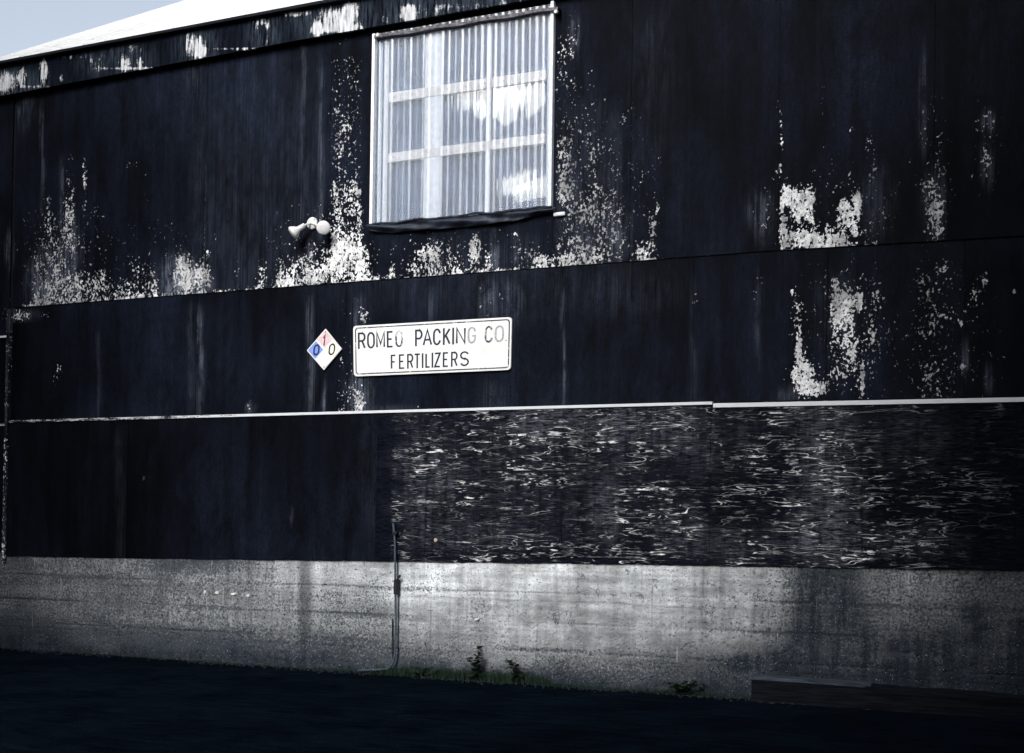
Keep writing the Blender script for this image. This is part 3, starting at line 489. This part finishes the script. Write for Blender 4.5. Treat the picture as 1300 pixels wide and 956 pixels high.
wbox('edge_trim', 'frame', WX1-.022, WX1+.008, WZ0+.02, WZ1+.03, D-.070, D-.02)
def px_x(p): return W(p, 150)[0]
wbox('jamb', 'frame', px_x(482.5), px_x(487), WZ0, WZ1, D-.03, D+.04)
wbox('jamb', 'white', px_x(489), px_x(495), WZ0, WZ1, D-.03, D+.06)
wbox('jamb', 'white', px_x(696), px_x(701), WZ0, WZ1, D-.03, D+.06)
wbox('post', 'white', px_x(541), px_x(562), WZ0, WZ1, D-.034, D+.02)
wbox('muntin', 'white', px_x(619), px_x(625.5), WZ0, WZ1, D-.034, D+.02)
for (a, b, th) in (((496, 118), (695, 92), .092), ((495, 195), (694, 172), .088)):
    zt = (W(*a)[1]+W(*b)[1])/2
    bt = wbox('batten', 'batten', px_x(496), px_x(695), zt-th, zt, D-.040, D+.003)
    for k in range(9): xx = px_x(503)+(px_x(690)-px_x(503))*k/8; MB().tube([(xx, D-.045, zt-th/2+jit()*4), (xx, D-.036, zt-th/2)], .007, 6).build('screw', M['screw'], wn)
# panes behind, one behind each opening of the muntins
gl = N('dusty_window_glass'); gl.b.inputs['Transmission Weight'].default_value = .0
dd = gl.noise(5, 4, .6); gl.out(gl.scale((.16, .21, .31), gl.rmp(dd, .3, .7, .8, 1.3)), .25, .5); gl.b.inputs['Alpha'].default_value = .55
cols = [(px_x(495), px_x(541)), (px_x(562), px_x(619)), (px_x(625.5), px_x(696))]
zs = [WZ0, (W(495, 201)[1]+W(694, 179)[1])/2, (W(496, 124)[1]+W(695, 98)[1])/2, WZ1]
for a, b in cols:
    for c, d in zip(zs[:-1], zs[1:]): MB().box(a+.001, b-.001, D+.022, D+.026, c+.002, d-.002).build('pane', gl.m, wn)
# head batten and hanging membrane below
WT0, WT1 = W(476, 47, D-.085), W(709, 10, D-.085)
m_ = MB(); pts = [(WT0[0]+(WT1[0]-WT0[0])*t, D-.085, WT0[1]+(WT1[1]-WT0[1])*t+.006*math.sin(t*23)) for t in np.linspace(0, 1, 24)]
for k in range(23):
    a, b = pts[k], pts[k+1]; m_.add([(a[0], D-.10, a[2]-.018), (b[0], D-.10, b[2]-.018), (b[0], D-.10, b[2]+.010), (a[0], D-.10, a[2]+.010), (a[0], D-.02, a[2]-.018), (b[0], D-.02, b[2]-.018), (b[0], D-.02, b[2]+.014), (a[0], D-.02, a[2]+.014)], [(0, 1, 2, 3), (3, 2, 6, 7), (4, 5, 1, 0)])
m_.build('head_flashing', plain('rusty_flashing', (.10, .095, .11), .6, .2, .8, 35), wn)
for t_ in ((480, 44.5), (706, 15)):
    p = W(*t_, D-.105); MB().tube([(p[0], D-.118, p[1]), (p[0], D-.09, p[1])], .016, 12).build('bolt', M['lamp'], wn)
v = []; f = []; ns, nt2 = 60, 12
for i in range(ns+1):
    u = i/ns; X = WX0-.04+(WX1-WX0+.09)*u
    h = .074*(1-.06*math.sin(u*9))*(1 if u < .78 else 1-(u-.78)/.22*.72)*(min(1, u*7)**.5)+.022
    for j in range(nt2+1):
        t = j/nt2; bulge = .022*math.sin(t*math.pi)*(1+.5*math.sin(u*13+t*3))+.009*math.sin(u*47+t*6)*t+.012*math.sin(t*7-u*16)
        v.append((X, D-.052-bulge-.014*(1-t), WZ0+.012-h*t+.004*math.sin(u*31)*(1-t)))
for i in range(ns):
    for j in range(nt2): a = i*(nt2+1)+j; f.append((a, a+1, a+nt2+2, a+nt2+1))
o = mesh('sill_membrane', v, f, M['dark'], wn, smooth=True); md = o.modifiers.new('thickness', 'SOLIDIFY'); md.thickness = .004
m_ = MB(); pts = []
for t in np.linspace(0, 1, 60): pts.append((WX0-.03+(WX1-WX0+.05)*t, D-.082+.004*math.sin(t*40), WZ0+.012+.008*math.sin(t*29)*math.sin(t*7)+random.uniform(-.003, .004)))
m_.tube(pts, [.008+.004*abs(math.sin(k*1.3)) for k in range(60)], 6).build('sill_sealant', M['dark'], wn)
p = W(709, 271, D-.05); MB().box(p[0]-.05, p[0]+.06, D-.055, D-.03, p[1]-.022, p[1]+.012, .006).build('sill_end', M['frame'], wn)
# the room behind, and glowing patches put inside it to shine through the sheet
rm = MB(); x0, x1, y0, y1, z0, z1 = WX0-1.6, WX1+1.6, D+.3, D+2.6, 3.2, 6.25
rm.box(x0, x1, y1, y1+.02, z0, z1); rm.box(x0-.02, x0, D+.052, y1, z0, z1); rm.box(x1, x1+.02, D+.052, y1, z0, z1); rm.box(x0, x1, D+.052, y1, z0-.02, z0); rm.box(x0, x1, D+.052, y1, z1, z1+.02)
rm.build('loft_room', M['room'], wh)
le = emis('glow_patch', (1, .97, .86), 5.0)
for pts in ([(600, 133), (612, 125), (620, 140), (612, 152), (603, 148)], [(622, 118), (650, 108), (662, 118), (655, 150), (640, 160), (626, 146)], [(664, 112), (690, 104), (692, 128), (680, 142), (668, 150)], [(652, 238), (694, 222), (694, 248), (655, 257)]):
    yy = D+1.8; q = [W(*p, yy) for p in pts]; n = len(q)
    MB().add([(a, yy, b) for a, b in q]+[(a, yy+.02, b) for a, b in q], [tuple(range(n)), tuple(range(2*n-1, n-1, -1))]+[(i, i+n, (i+1) % n+n, (i+1) % n) for i in range(n)]).build('glow_patch', le, wh)
# ------------------------------------------------------------------ company sign
TL, TR, BR, BL = (448.5, 414), (650, 402.5), (648.5, 469.5), (449.5, 478)
def signpt(u, v, Y):                                          # u 0..1 right, v 0..1 down
    a = [W(*p, Y) for p in (TL, TR, BR, BL)]
    return tuple((1-u)*(1-v)*a[0][i]+u*(1-v)*a[1][i]+u*v*a[2][i]+(1-u)*v*a[3][i] for i in range(2))
YP = D-.03
c0 = signpt(.5, .5, YP); sg = empty('company_sign', (c0[0], YP, c0[1]), 'long white rounded rectangular metal sign reading ROMEO PACKING CO. FERTILIZERS', 'sign')
def rrect(ins, r, n=7):
    wd, ht = 1.50, .485; out = []
    for cx, cy, a0 in ((wd-ins-r, ins+r, -90), (wd-ins-r, ht-ins-r, 0), (ins+r, ht-ins-r, 90), (ins+r, ins+r, 180)):
        for k in range(n): a = R(a0+90*k/(n-1)); out.append(((cx+r*math.cos(a))/wd, (cy+r*math.sin(a))/ht))
    return out
def prism(name, pts, yf, yb, m, parent):
    n = len(pts); v = [(a, yf, b) for a, b in pts]+[(a, yb, b) for a, b in pts]
    return mesh(name, v, [tuple(range(n)), tuple(range(2*n-1, n-1, -1))]+[(i, i+n, (i+1) % n+n, (i+1) % n) for i in range(n)], m, parent)
YQ = YP-.004
prism('plate', [signpt(u, v, YP) for u, v in rrect(0, .032)], YQ, YP+.012, M['signw'], sg)
def inkmat(name, lo, col=(.020, .026, .045), off=0):
    n = N(name); a = n.noise(34, 4, .7, off=(off, 0, 0)); b = n.noise(6, 2, .5, off=(off, 0, 2)); k = n.rmp(n.add(n.mul(a, .6), n.mul(b, .4)), lo-.04, lo+.05)
    return n.out(n.mix(k, (.72, .72, .72), n.scale(col, n.rmp(a, .3, .7, .7, 1.6))), .6)
ink = inkmat('sign_ink_solid', .22); fadein = inkmat('sign_ink_faded', .42, (.30, .31, .34)); halfin = inkmat('sign_ink_worn', .47, (.03, .035, .055), 3); bord = inkmat('sign_ink_border', .405, off=6)
def ring(name, o_, i_, y, m, parent):
    n = len(o_); v = [(a, y, b) for a, b in o_]+[(a, y, b) for a, b in i_]+[(a, y+.0006, b) for a, b in o_]+[(a, y+.0006, b) for a, b in i_]
    f = []
    for i in range(n): j = (i+1) % n; f += [(i, j, n+j, n+i), (i, 2*n+i, 2*n+j, j), (n+i, n+j, 3*n+j, 3*n+i)]
    return mesh(name, v, f, m, parent)
def sub(o_, k=6):
    out = []
    for i in range(len(o_)):
        a, b = o_[i], o_[(i+1) % len(o_)]; out += [(a[0]+(b[0]-a[0])*t/k, a[1]+(b[1]-a[1])*t/k) for t in range(k)]
    return out
ring('border_line', [signpt(u, v, YQ) for u, v in sub(rrect(.017, .03))], [signpt(u, v, YQ) for u, v in sub(rrect(.0275, .022))], YQ-.001, bord, sg)
def arc(cx, cy, rx, ry, a0, a1, n=14): return [(cx+rx*math.cos(R(a0+(a1-a0)*k/n)), cy-ry*math.sin(R(a0+(a1-a0)*k/n))) for k in range(n+1)]
# glyph strokes in a unit box, y down
def obox(): 
    p = arc(.5, .33, .5, .33, 180, 0)+arc(.5, .67, .5, .33, 0, -180); return p+[p[0]]
def bowl(y0, y1, x0=0): r = (y1-y0)/2; return [(x0, y0), (.55, y0)]+arc(.55, y0+r, .45, r, 90, -90)+[(x0, y1)]
GL = {'R': [[(0, 1), (0, 0)], bowl(0, .52), [(.55, .52), (1, 1)]], 'O': [obox()], 'M': [[(0, 1), (0, 0), (.5, .78), (1, 0), (1, 1)]], 'E': [[(1, 0), (0, 0), (0, 1), (1, 1)], [(0, .49), (.82, .49)]],
      'P': [[(0, 1), (0, 0)], bowl(0, .55)], 'A': [[(0, 1), (.5, 0), (1, 1)], [(.2, .66), (.8, .66)]], 'C': [arc(.5, .33, .5, .33, 12, 180)+arc(.5, .67, .5, .33, 180, 348)], 'K': [[(0, 0), (0, 1)], [(1, 0), (0, .62)], [(.32, .40), (1, 1)]],
      'I': [[(.5, 0), (.5, 1)]], 'N': [[(0, 1), (0, 0), (1, 1), (1, 0)]], 'G': [arc(.5, .33, .5, .33, 12, 180)+arc(.5, .67, .5, .33, 180, 360)+[(1, .55), (.55, .55)]], 'F': [[(1, 0), (0, 0), (0, 1)], [(0, .49), (.82, .49)]],
      'T': [[(0, 0), (1, 0)], [(.5, 0), (.5, 1)]], 'L': [[(0, 0), (0, 1), (1, 1)]], 'Z': [[(0, 0), (1, 0), (0, 1), (1, 1)]], 'S': [arc(.5, .25, .5, .25, 20, 270, 16)+arc(.5, .75, .5, .25, 90, -160, 16)], '.': [[(.5, .93), (.5, 1)]],
      '0': [obox()], '1': [[(.12, .27), (.6, 0), (.6, 1)]]}
def stroke(pts, th):
    """ribbon of half width th with mitred joints"""
    P = [Vector(p) for p in pts]; closed = (P[0]-P[-1]).length < 1e-6
    if closed: P = P[:-1]
    n = len(P); L = []; Rr = []
    for i in range(n):
        a = P[i-1] if (i > 0 or closed) else None; b = P[(i+1) % n] if (i < n-1 or closed) else None
        d1 = (P[i]-a).normalized() if a is not None else None; d2 = (b-P[i]).normalized() if b is not None else None
        d1 = d1 if d1 is not None else d2; d2 = d2 if d2 is not None else d1
        t = (d1+d2); t = t.normalized() if t.length > .05 else d1; nn = Vector((-t.y, t.x)); c = max(.45, nn.dot(Vector((-d1.y, d1.x))))
        L.append(P[i]+nn*th/c); Rr.append(P[i]-nn*th/c)
    return L, Rr, closed
def letter(name, ch, u0, u1, v0, v1, sw, m, parent, place, y):
    """sw: stroke width in metres; the letter fills the box to its outer edges"""
    wd, ht = 1.50, .485; mb = MB(); x0, x1, y0, y1 = u0*wd, u1*wd, v0*ht, v1*ht; h = sw/2; zoff = 0
    for st in GL[ch]:
        pts = [((x0+h)+(x1-x0-sw)*a if ch not in 'I.' else (x0+x1)/2, (y0+h)+(y1-y0-sw)*b) for a, b in st]
        if ch in 'I': pts = [(pts[0][0], y0), (pts[1][0], y1)]
        if len(pts) == 2 and ch not in 'I.' and abs(pts[0][0]-pts[1][0]) < 1e-6: pts = [(pts[0][0], y0 if st[0][1] < st[1][1] else y1), (pts[1][0], y1 if st[0][1] < st[1][1] else y0)]
        L, Rr, cl = stroke(pts, h); n = len(L); yy = y-zoff; zoff += .00035
        q = [place(p.x/wd, p.y/ht) for p in L]+[place(p.x/wd, p.y/ht) for p in Rr]
        vv = [(a, yy, b) for a, b in q]+[(a, yy+.0008, b) for a, b in q]; ff = []
        for i in range(n if cl else n-1): j = (i+1) % n; ff += [(i, j, n+j, n+i), (i, 2*n+i, 2*n+j, j), (n+i, n+j, 3*n+j, 3*n+i)]
        mb.add(vv, ff)
    return mb.build(name, m, parent)
SP = lambda u, v: signpt(u, v, YQ)
U = lambda x: (x-472)/640.
for ch, a, b, m_ in (('R', 491, 524, ink), ('O', 530, 563, ink), ('M', 568, 606, ink), ('E', 613, 641, ink), ('O', 648, 680, halfin), ('P', 730, 761, ink), ('A', 761, 800, ink), ('C', 803, 835, ink), ('K', 843, 874, ink), ('I', 879, 889, ink), ('N', 895, 934, ink), ('G', 941, 975, fadein), ('C', 1008, 1040, halfin), ('O', 1047, 1083, fadein), ('.', 1088, 1095, fadein)):
    k = .125 if ch != 'x' else 0; letter('letter', ch, U(a), U(b), .135+.01*U(a), .462+.005*U(a), .0175, m_, sg, SP, YQ-.001)
for ch, a, b in (('F', 629, 652), ('E', 663, 688), ('R', 697, 723), ('T', 725, 753), ('I', 756, 766), ('L', 772, 793), ('I', 796, 806), ('Z', 808, 835), ('E', 843, 867), ('R', 876, 903), ('S', 912, 948)):
    letter('letter', ch, U(a), U(b), .605, .893, .0155, ink, sg, SP, YQ-.001)
for u, v in ((.5, .06), (.27, .94), (.155, .09), (.845, .06), (.845, .94), (.155, .93), (.88, .07), (.12, .93)):
    a, b = signpt(u, v, YQ); MB().tube([(a, YQ-.003, b), (a, YQ+.002, b)], .004, 8).build('nail', M['screw'], sg)
# ------------------------------------------------------------------ hazard diamond
dT, dR, dB, dL = [W(*p, D-.03) for p in ((413.3, 417.6), (433.9, 443), (411.2, 469.8), (389.8, 445))]
ctr = tuple((dT[i]+dB[i]+dR[i]+dL[i])/4 for i in range(2))
hz = empty('hazard_diamond', (ctr[0], D-.03, ctr[1]), 'small diamond hazard placard with digits 1, 0 and 0 left of the long white sign', 'placard')
lerp = lambda a, b, t: tuple(a[i]+(b[i]-a[i])*t for i in range(2))
prism('plate', [dT, dR, dB, dL], D-.033, D-.018, M['signw'], hz)
def inset(q, k=.03): c = tuple(sum(p[i] for p in q)/4 for i in range(2)); return [lerp(p, c, k) for p in q]
mt_, mr_, mb_, ml_ = lerp(dT, dR, .5), lerp(dR, dB, .5), lerp(dB, dL, .5), lerp(dL, dT, .5)
c = ctr
for q, col, nm in (([dT, mt_, c, ml_], (.68, .52, .55), 'pale_red_field'), ([dL, ml_, c, mb_], (.20, .30, .66), 'blue_field'), ([dR, mb_ and mr_, c, mt_], (.78, .78, .70), 'faded_yellow_field'), ([dB, mr_, c, mb_], (.80, .79, .76), 'white_field')):
    cc = tuple(sum(p[i] for p in q)/4 for i in range(2)); q2 = [lerp(p, cc, .13 if nm != 'white_field' else .10) for p in q]
    prism(nm, q2, D-.0342, D-.0335, plain(nm, col, .5, .25, .10, 25), hz)
def DP(cx, cy, wd_, ht_):
    o_ = W(cx, cy, D-.035); return lambda u, v: (o_[0]+(u-.5)*wd_-(v-.5)*.012, o_[1]+(.5-v)*ht_+(u-.5)*.004)
def digit(ch, cx, cy, wd_, ht_, m, sw):
    pl = DP(cx, cy, wd_, ht_); h = sw/2; mb = MB()
    for st in GL[ch]:
        pts = [(h+(wd_-sw)*a, h+(ht_-sw)*b) for a, b in st]; L, Rr, cl = stroke(pts, h); n = len(L)
        q = [pl(p.x/wd_, p.y/ht_) for p in L+Rr]; vv = [(a, D-.0355, b) for a, b in q]+[(a, D-.0348, b) for a, b in q]; ff = []
        for i in range(n if cl else n-1): j = (i+1) % n; ff += [(i, j, n+j, n+i), (i, 2*n+i, 2*n+j, j), (n+i, n+j, 3*n+j, 3*n+i)]
        mb.add(vv, ff)
    return mb.build('digit', m, hz)
digit('0', 401.8, 444.2, .072, .110, plain('dark_blue_digit', (.01, .025, .12)), .018)
digit('0', 421.3, 443.5, .072, .112, plain('black_digit', (.018, .02, .018)), .015)
digit('1', 411.6, 432.3, .052, .115, plain('maroon_digit', (.16, .04, .06), .5, .2, .5, 20), .017)
for p in ((413.2, 421.5), (411.3, 466)): a, b = W(*p, D-.034); MB().tube([(a, D-.037, b), (a, D-.03, b)], .0055, 8).build('nail', M['darksteel'], hz)
# ------------------------------------------------------------------ twin flood light
a, b = W(396, 283.5, D-.04)
fl = empty('twin_floodlight', (a, D-.02, b), 'white twin-head outdoor flood light on the wall left of the window', 'flood light')
def lathe(name, org, axis, prof_, m, parent, n=24):
    axis = Vector(axis).normalized(); u = axis.orthogonal().normalized(); w_ = axis.cross(u); v = []; f = []
    for t, r in prof_: v += [Vector(org)+axis*t+(u*math.cos(k*2*math.pi/n)+w_*math.sin(k*2*math.pi/n))*max(r, 1e-4) for k in range(n)]
    for i in range(len(prof_)-1):
        for k in range(n): f.append((i*n+k, i*n+(k+1) % n, (i+1)*n+(k+1) % n, (i+1)*n+k))
    f += [tuple(range(n))[::-1], tuple((len(prof_)-1)*n+k for k in range(n))]
    return mesh(name, v, f, m, parent, smooth=True)
lathe('mounting_plate', (a, D-.022, b), (0, -1, 0), [(0, .060), (.018, .060), (.026, .054), (.03, .03), (.031, 0)], M['lamp'], fl)
for dx_, dz_ in ((.033, .035), (-.01, -.045)): MB().tube([(a+dx_, D-.056, b+dz_), (a+dx_, D-.045, b+dz_)], .006, 8).build('screw', M['screw'], fl)
def head(org, axis, k=1.):
    o_ = Vector(org); ax = Vector(axis).normalized()
    MB().tube([(a, D-.05, b), o_], .011, 10).build('swivel_arm', M['lamp'], fl)
    s_ = lathe('socket', o_-ax*.005, ax, [(0, .018), (.004, .024), (.055*k, .026), (.06*k, .028), (.064*k, .027)], M['lamp'], fl)
    lathe('bulb', o_+ax*.055*k, ax, [(0, .024), (.02*k, .032), (.05*k, .055), (.070*k, .066), (.082*k, .066), (.092*k, .056), (.099*k, .03), (.101*k, .0)], M['bulb'], fl)
p = W(386.5, 286, D-.12); head((p[0], D-.12, p[1]), (-.70, -.42, -.58), 1.0)
ax_ = Vector((.45, -.86, -.24)).normalized(); p = W(411, 289, D-.15); o3 = Vector((p[0], D-.15, p[1]))-ax_*.078; head(o3, ax_, .85)
# ------------------------------------------------------------------ conduit by the base
p0 = W(498.6, 664, D-.07); p1 = W(501.0, 700, D-.075); p2 = W(501.5, 836, D-.075)
cd = empty('steel_conduit', (p2[0], D-.075, 0), 'thin blue-grey steel pipe rising up the concrete base below the long white sign', 'pipe')
pts = [(p0[0], D-.062, p0[1]), (p1[0]-.004, D-.066, p1[1]+.1), (p1[0], D-.068, p1[1]), (p2[0], D-.07, .45), (p2[0], D-.075, .22)]
g0 = (p2[0]-.26, D-.13)
for t in np.linspace(.15, 1, 8): pts.append((p2[0]-.10*t*t, D-.075-.02*t, .22-.17*math.sin(t*math.pi/2)))
pts += [(g0[0], g0[1], .035), (g0[0]-.10, g0[1]-.01, .028)]
MB().tube(pts, .0105, 10).build('pipe', M['steel'], cd, True)
zc_ = W(501, 743, D-.07)[1]
MB().box(p2[0]-.026, p2[0]+.014, D-.084, D-.024, zc_-.085, zc_+.055, .006).add([(p2[0]+.012, D-.09, zc_+.05), (p2[0]+.045, D-.09, zc_+.075), (p2[0]+.045, D-.09, zc_+.10), (p2[0]+.012, D-.09, zc_+.08), (p2[0]+.012, D-.07, zc_+.05), (p2[0]+.045, D-.07, zc_+.075), (p2[0]+.045, D-.07, zc_+.10), (p2[0]+.012, D-.07, zc_+.08)], [(0, 1, 2, 3), (7, 6, 5, 4), (0, 4, 5, 1), (1, 5, 6, 2), (2, 6, 7, 3), (3, 7, 4, 0)]).build('clamp', M['darksteel'], cd)
MB().tube([(p2[0]-.055, D-.04, .52), (p2[0]-.05, D-.045, .22), (p2[0]-.035, D-.05, .15)], .006, 6).build('ground_rod', M['darksteel'], cd)
MB().box(p1[0]-.022, p1[0]+.022, D-.09, D-.03, 1.30, 1.33, .004).build('strap', M['darksteel'], cd)
# dark gap plate behind pipe on the sheets
# small dabs of old white paint on the base, and one bare chip on the plywood
def dab(px, py, rx, rz, Y, m, name):
    c_ = W(px, py, Y); q = []
    for i in range(11): a = 2*math.pi*i/11; k_ = random.uniform(.6, 1.15); q.append((c_[0]+rx*k_*math.cos(a), c_[1]+rz*k_*math.sin(a)))
    prism(name, q[::-1], Y-.003, Y+.02, m, wh)
dabm = plain('old_white_dab', (.62, .63, .64), .8, .1, .3, 60)
for px, py, rx, rz in ((260, 752, .016, .020), (275, 752, .028, .018), (297, 754, .034, .014), (315, 756, .020, .016), (605, 786, .02, .012)): dab(px, py, rx, rz, D-.034, dabm, 'paint_dab')
dab(553, 686, .018, .020, D-.036, plain('bare_wood_chip', (.42, .31, .24), .8, .1, .25, 50), 'bare_chip')
# ------------------------------------------------------------------ timber, weeds
ta, tb = W(957, 860, D-.14), W(1310, 868, D-.16)
t0 = Vector((ta[0], D-.135, 0)); t1 = Vector((tb[0]+.3, D-.15, 0))
tm = empty('loose_timber', t0, 'grey weathered timber lying on the asphalt against the foot of the wall at right', 'timber')
L_ = (t1-t0).length; v = []; f = []; n = 40
dr = (t1-t0).normalized(); sd_ = Vector((-dr.y, dr.x, 0))
for i in range(n+1):
    t = i/n; cpt = t0+dr*L_*t; hh = ta[1]+.004-.022*t+.004*math.sin(t*21)+random.uniform(-.002, .002); wv_ = .075+.003*math.sin(t*33)
    for s_, z_ in ((-1, .0), (-1, hh-.008), (-.86, hh), (.86, hh+.004), (1, hh-.006), (1, .0)): v.append(cpt+sd_*s_*wv_+Vector((0, 0, z_+random.uniform(-.001, .001))))
for i in range(n):
    for k in range(6): f.append((i*6+k, i*6+(k+1) % 6, (i+1)*6+(k+1) % 6, (i+1)*6+k))
f += [tuple(range(6)), tuple(n*6+k for k in range(5, -1, -1))]
mesh('beam', v, f, M['timber'], tm)  # near-black colour stands in for the shaded front
m_ = MB(); xe = W(1112, 865)[0]; nn_ = 24
for i in range(nn_):
    a_, b_ = t0.x+(xe-t0.x)*i/nn_, t0.x+(xe-t0.x)*(i+1)/nn_; za, zb = [ta[1]+.018-.022*(q-t0.x)/L_ for q in (a_, b_)]; wa = .0
    m_.add([(a_, D-.215+wa, za), (b_, D-.215, zb), (b_, D-.10, zb+.006), (a_, D-.10, za+.006), (a_, D-.215+wa, za-.028), (b_, D-.215, zb-.026)], [(0, 1, 2, 3), (4, 5, 1, 0)])
m_.build('lit_top_board', plain('weathered_timber_lit', (.036, .045, .06), .8, .1, .75, 30, st=(.2, 4, 4), bump=.004), tm)  # lit top of the beam, painted in as a paler strip
def weed(px, hgt, nst, spread, label, lw=.016, seed=1):
    r = random.Random(seed); x = G(px, 858)[0] if False else W(px, 850, D-.12)[0]; y = D-.12
    o_ = empty('weed', (x, y, 0), label, 'weed', 'weeds at the foot of the wall'); st_ = MB(); lf = MB()
    for s_ in range(nst):
        an = r.uniform(0, 6.28); lean = r.uniform(.1, 1)*spread; h = hgt*r.uniform(.55, 1) if s_ else hgt
        pts = [Vector((x+math.cos(an)*lean*t*t, y+min(0.06, math.sin(an)*lean*t*t*.7), h*t)) for t in np.linspace(0, 1, 6)]
        st_.tube(pts, [.004*(1-.7*t) for t in np.linspace(0, 1, 6)], 5)
        for k in range(int(22 if hgt > .15 else 9)):
            t = r.uniform(.15, 1); i = min(4, int(t*5)); q = pts[i].lerp(pts[i+1], t*5-i); a2 = r.uniform(0, 6.28); ln = r.uniform(.035, .085)*(1.25-t*.5)
            d = Vector((math.cos(a2), math.sin(a2)*.6, r.uniform(.0, .9))).normalized(); sdv = d.cross(Vector((r.uniform(-.3, .3), r.uniform(-.3, .3), 1))).normalized()*lw*r.uniform(.6, 1.2); dn = Vector((0, 0, -.012))
            lf.add([q, q+d*ln*.35+sdv, q+d*ln*.75+sdv*.8+dn*.5, q+d*ln+dn, q+d*ln*.75-sdv*.8+dn*.5, q+d*ln*.35-sdv], [(0, 1, 2, 3), (0, 3, 4, 5)])
    st_.build('stem', M['leaf'], o_); lf.build('leaves', M['leaf'], o_)
weed(605, .31, 5, .10, 'tallest upright leafy weed against the base, right of the thin pipe', .02, seed=3)
weed(655, .20, 4, .10, 'low dark weed with a slanting stem, next right of the tallest weed', .02, seed=5)
weed(868, .12, 11, .30, 'wide dark weed clump at the wall foot, left of the lying timber', .02, 8)
weed(537, .10, 7, .24, 'small dark weed at the wall foot between the pipe and the tallest weed', .014, 11)
# grass and litter stuff along the foot
gb = MB(); r = random.Random(4)
for _ in range(8000):
    px_ = r.gauss(590, 80) if r.random() < .62 else (r.gauss(870, 30) if r.random() < .25 else r.uniform(-20, 1320))
    x = W(px_, 850)[0]; y = D-.03-abs(r.gauss(0, .05)); h = r.uniform(.01, .06)*(2.0 if 480 < px_ < 700 else .8); a = r.uniform(0, 3.14); l = r.uniform(-.03, .03)
    gb.add([(x-.003*math.cos(a), y-.003*math.sin(a), 0), (x+.003*math.cos(a), y+.003*math.sin(a), 0), (x+l, y+l*.3-.01, h)], [(0, 1, 2)])
tag(gb.build('grass', M['leaf']), 'thin dark grass and moss tufts along the foot of the concrete base', 'grass', kind='stuff')
gb = MB()
for _ in range(1500):
    px_ = r.uniform(-20, 1320) if r.random() < .35 else r.gauss(r.choice((60, 300, 420, 610, 760, 905, 1010)), 26); x = W(px_, 850)[0]; y = D-.04-abs(r.gauss(0, .09)); s_ = r.uniform(.002, .009)
    gb.box(x-s_, x+s_*r.uniform(.6, 1.3), y-s_, y+s_, -.001, s_*r.uniform(.6, 1.2))
tag(gb.build('grit', plain('grit', (.018, .022, .028), .9, .1, .6, 50)), 'fine grit and crumbled concrete along the wall foot', 'grit', kind='stuff')
# ------------------------------------------------------------------ invented sheds, unseen behind the camera, added to shade the wall's ends
def add_blocker(x0, x1, y0, y1, h, label):
    o_ = empty('blocker', ((x0+x1)/2, y0, 0), label, 'blocker', 'added unseen sheds blocking the light')
    m_ = MB(); x = x0
    while x < x1-.001:                                         # standing ribs of the metal siding
        m_.box(x, min(x+.46, x1), y0-.02, y0, 0, h); m_.box(min(x+.46, x1), min(x+.5, x1+.001), y0-.02, y0+.03, 0, h); x += .5
    m_.box(x0, x0+.05, y1, y0-.02, 0, h); m_.box(x1-.05, x1, y1, y0-.02, 0, h); m_.box(x0+.05, x1-.05, y1, y1+.05, 0, h)
    m_.build('wall', M['siding'], o_)
    MB().box(x0-.3, x1+.3, y1-.3, y0+.3, h+.002, h+.25, .05).build('roof', M['nroof'], o_)
    xm = (x0+x1)/2; MB().box(xm-1.5, xm+1.5, y0+.032, y0+.08, .02, 3.2, .01).build('door', M['nroof'], o_)
add_blocker(-2.7, 16, -1.6, -16, 15, 'tall dark metal shed added unseen behind the camera to shade the wall, right of the gap')
add_blocker(-34, -8.4, -1.6, -16, 15, 'tall dark metal shed added unseen behind the camera to shade the wall, left of the gap')
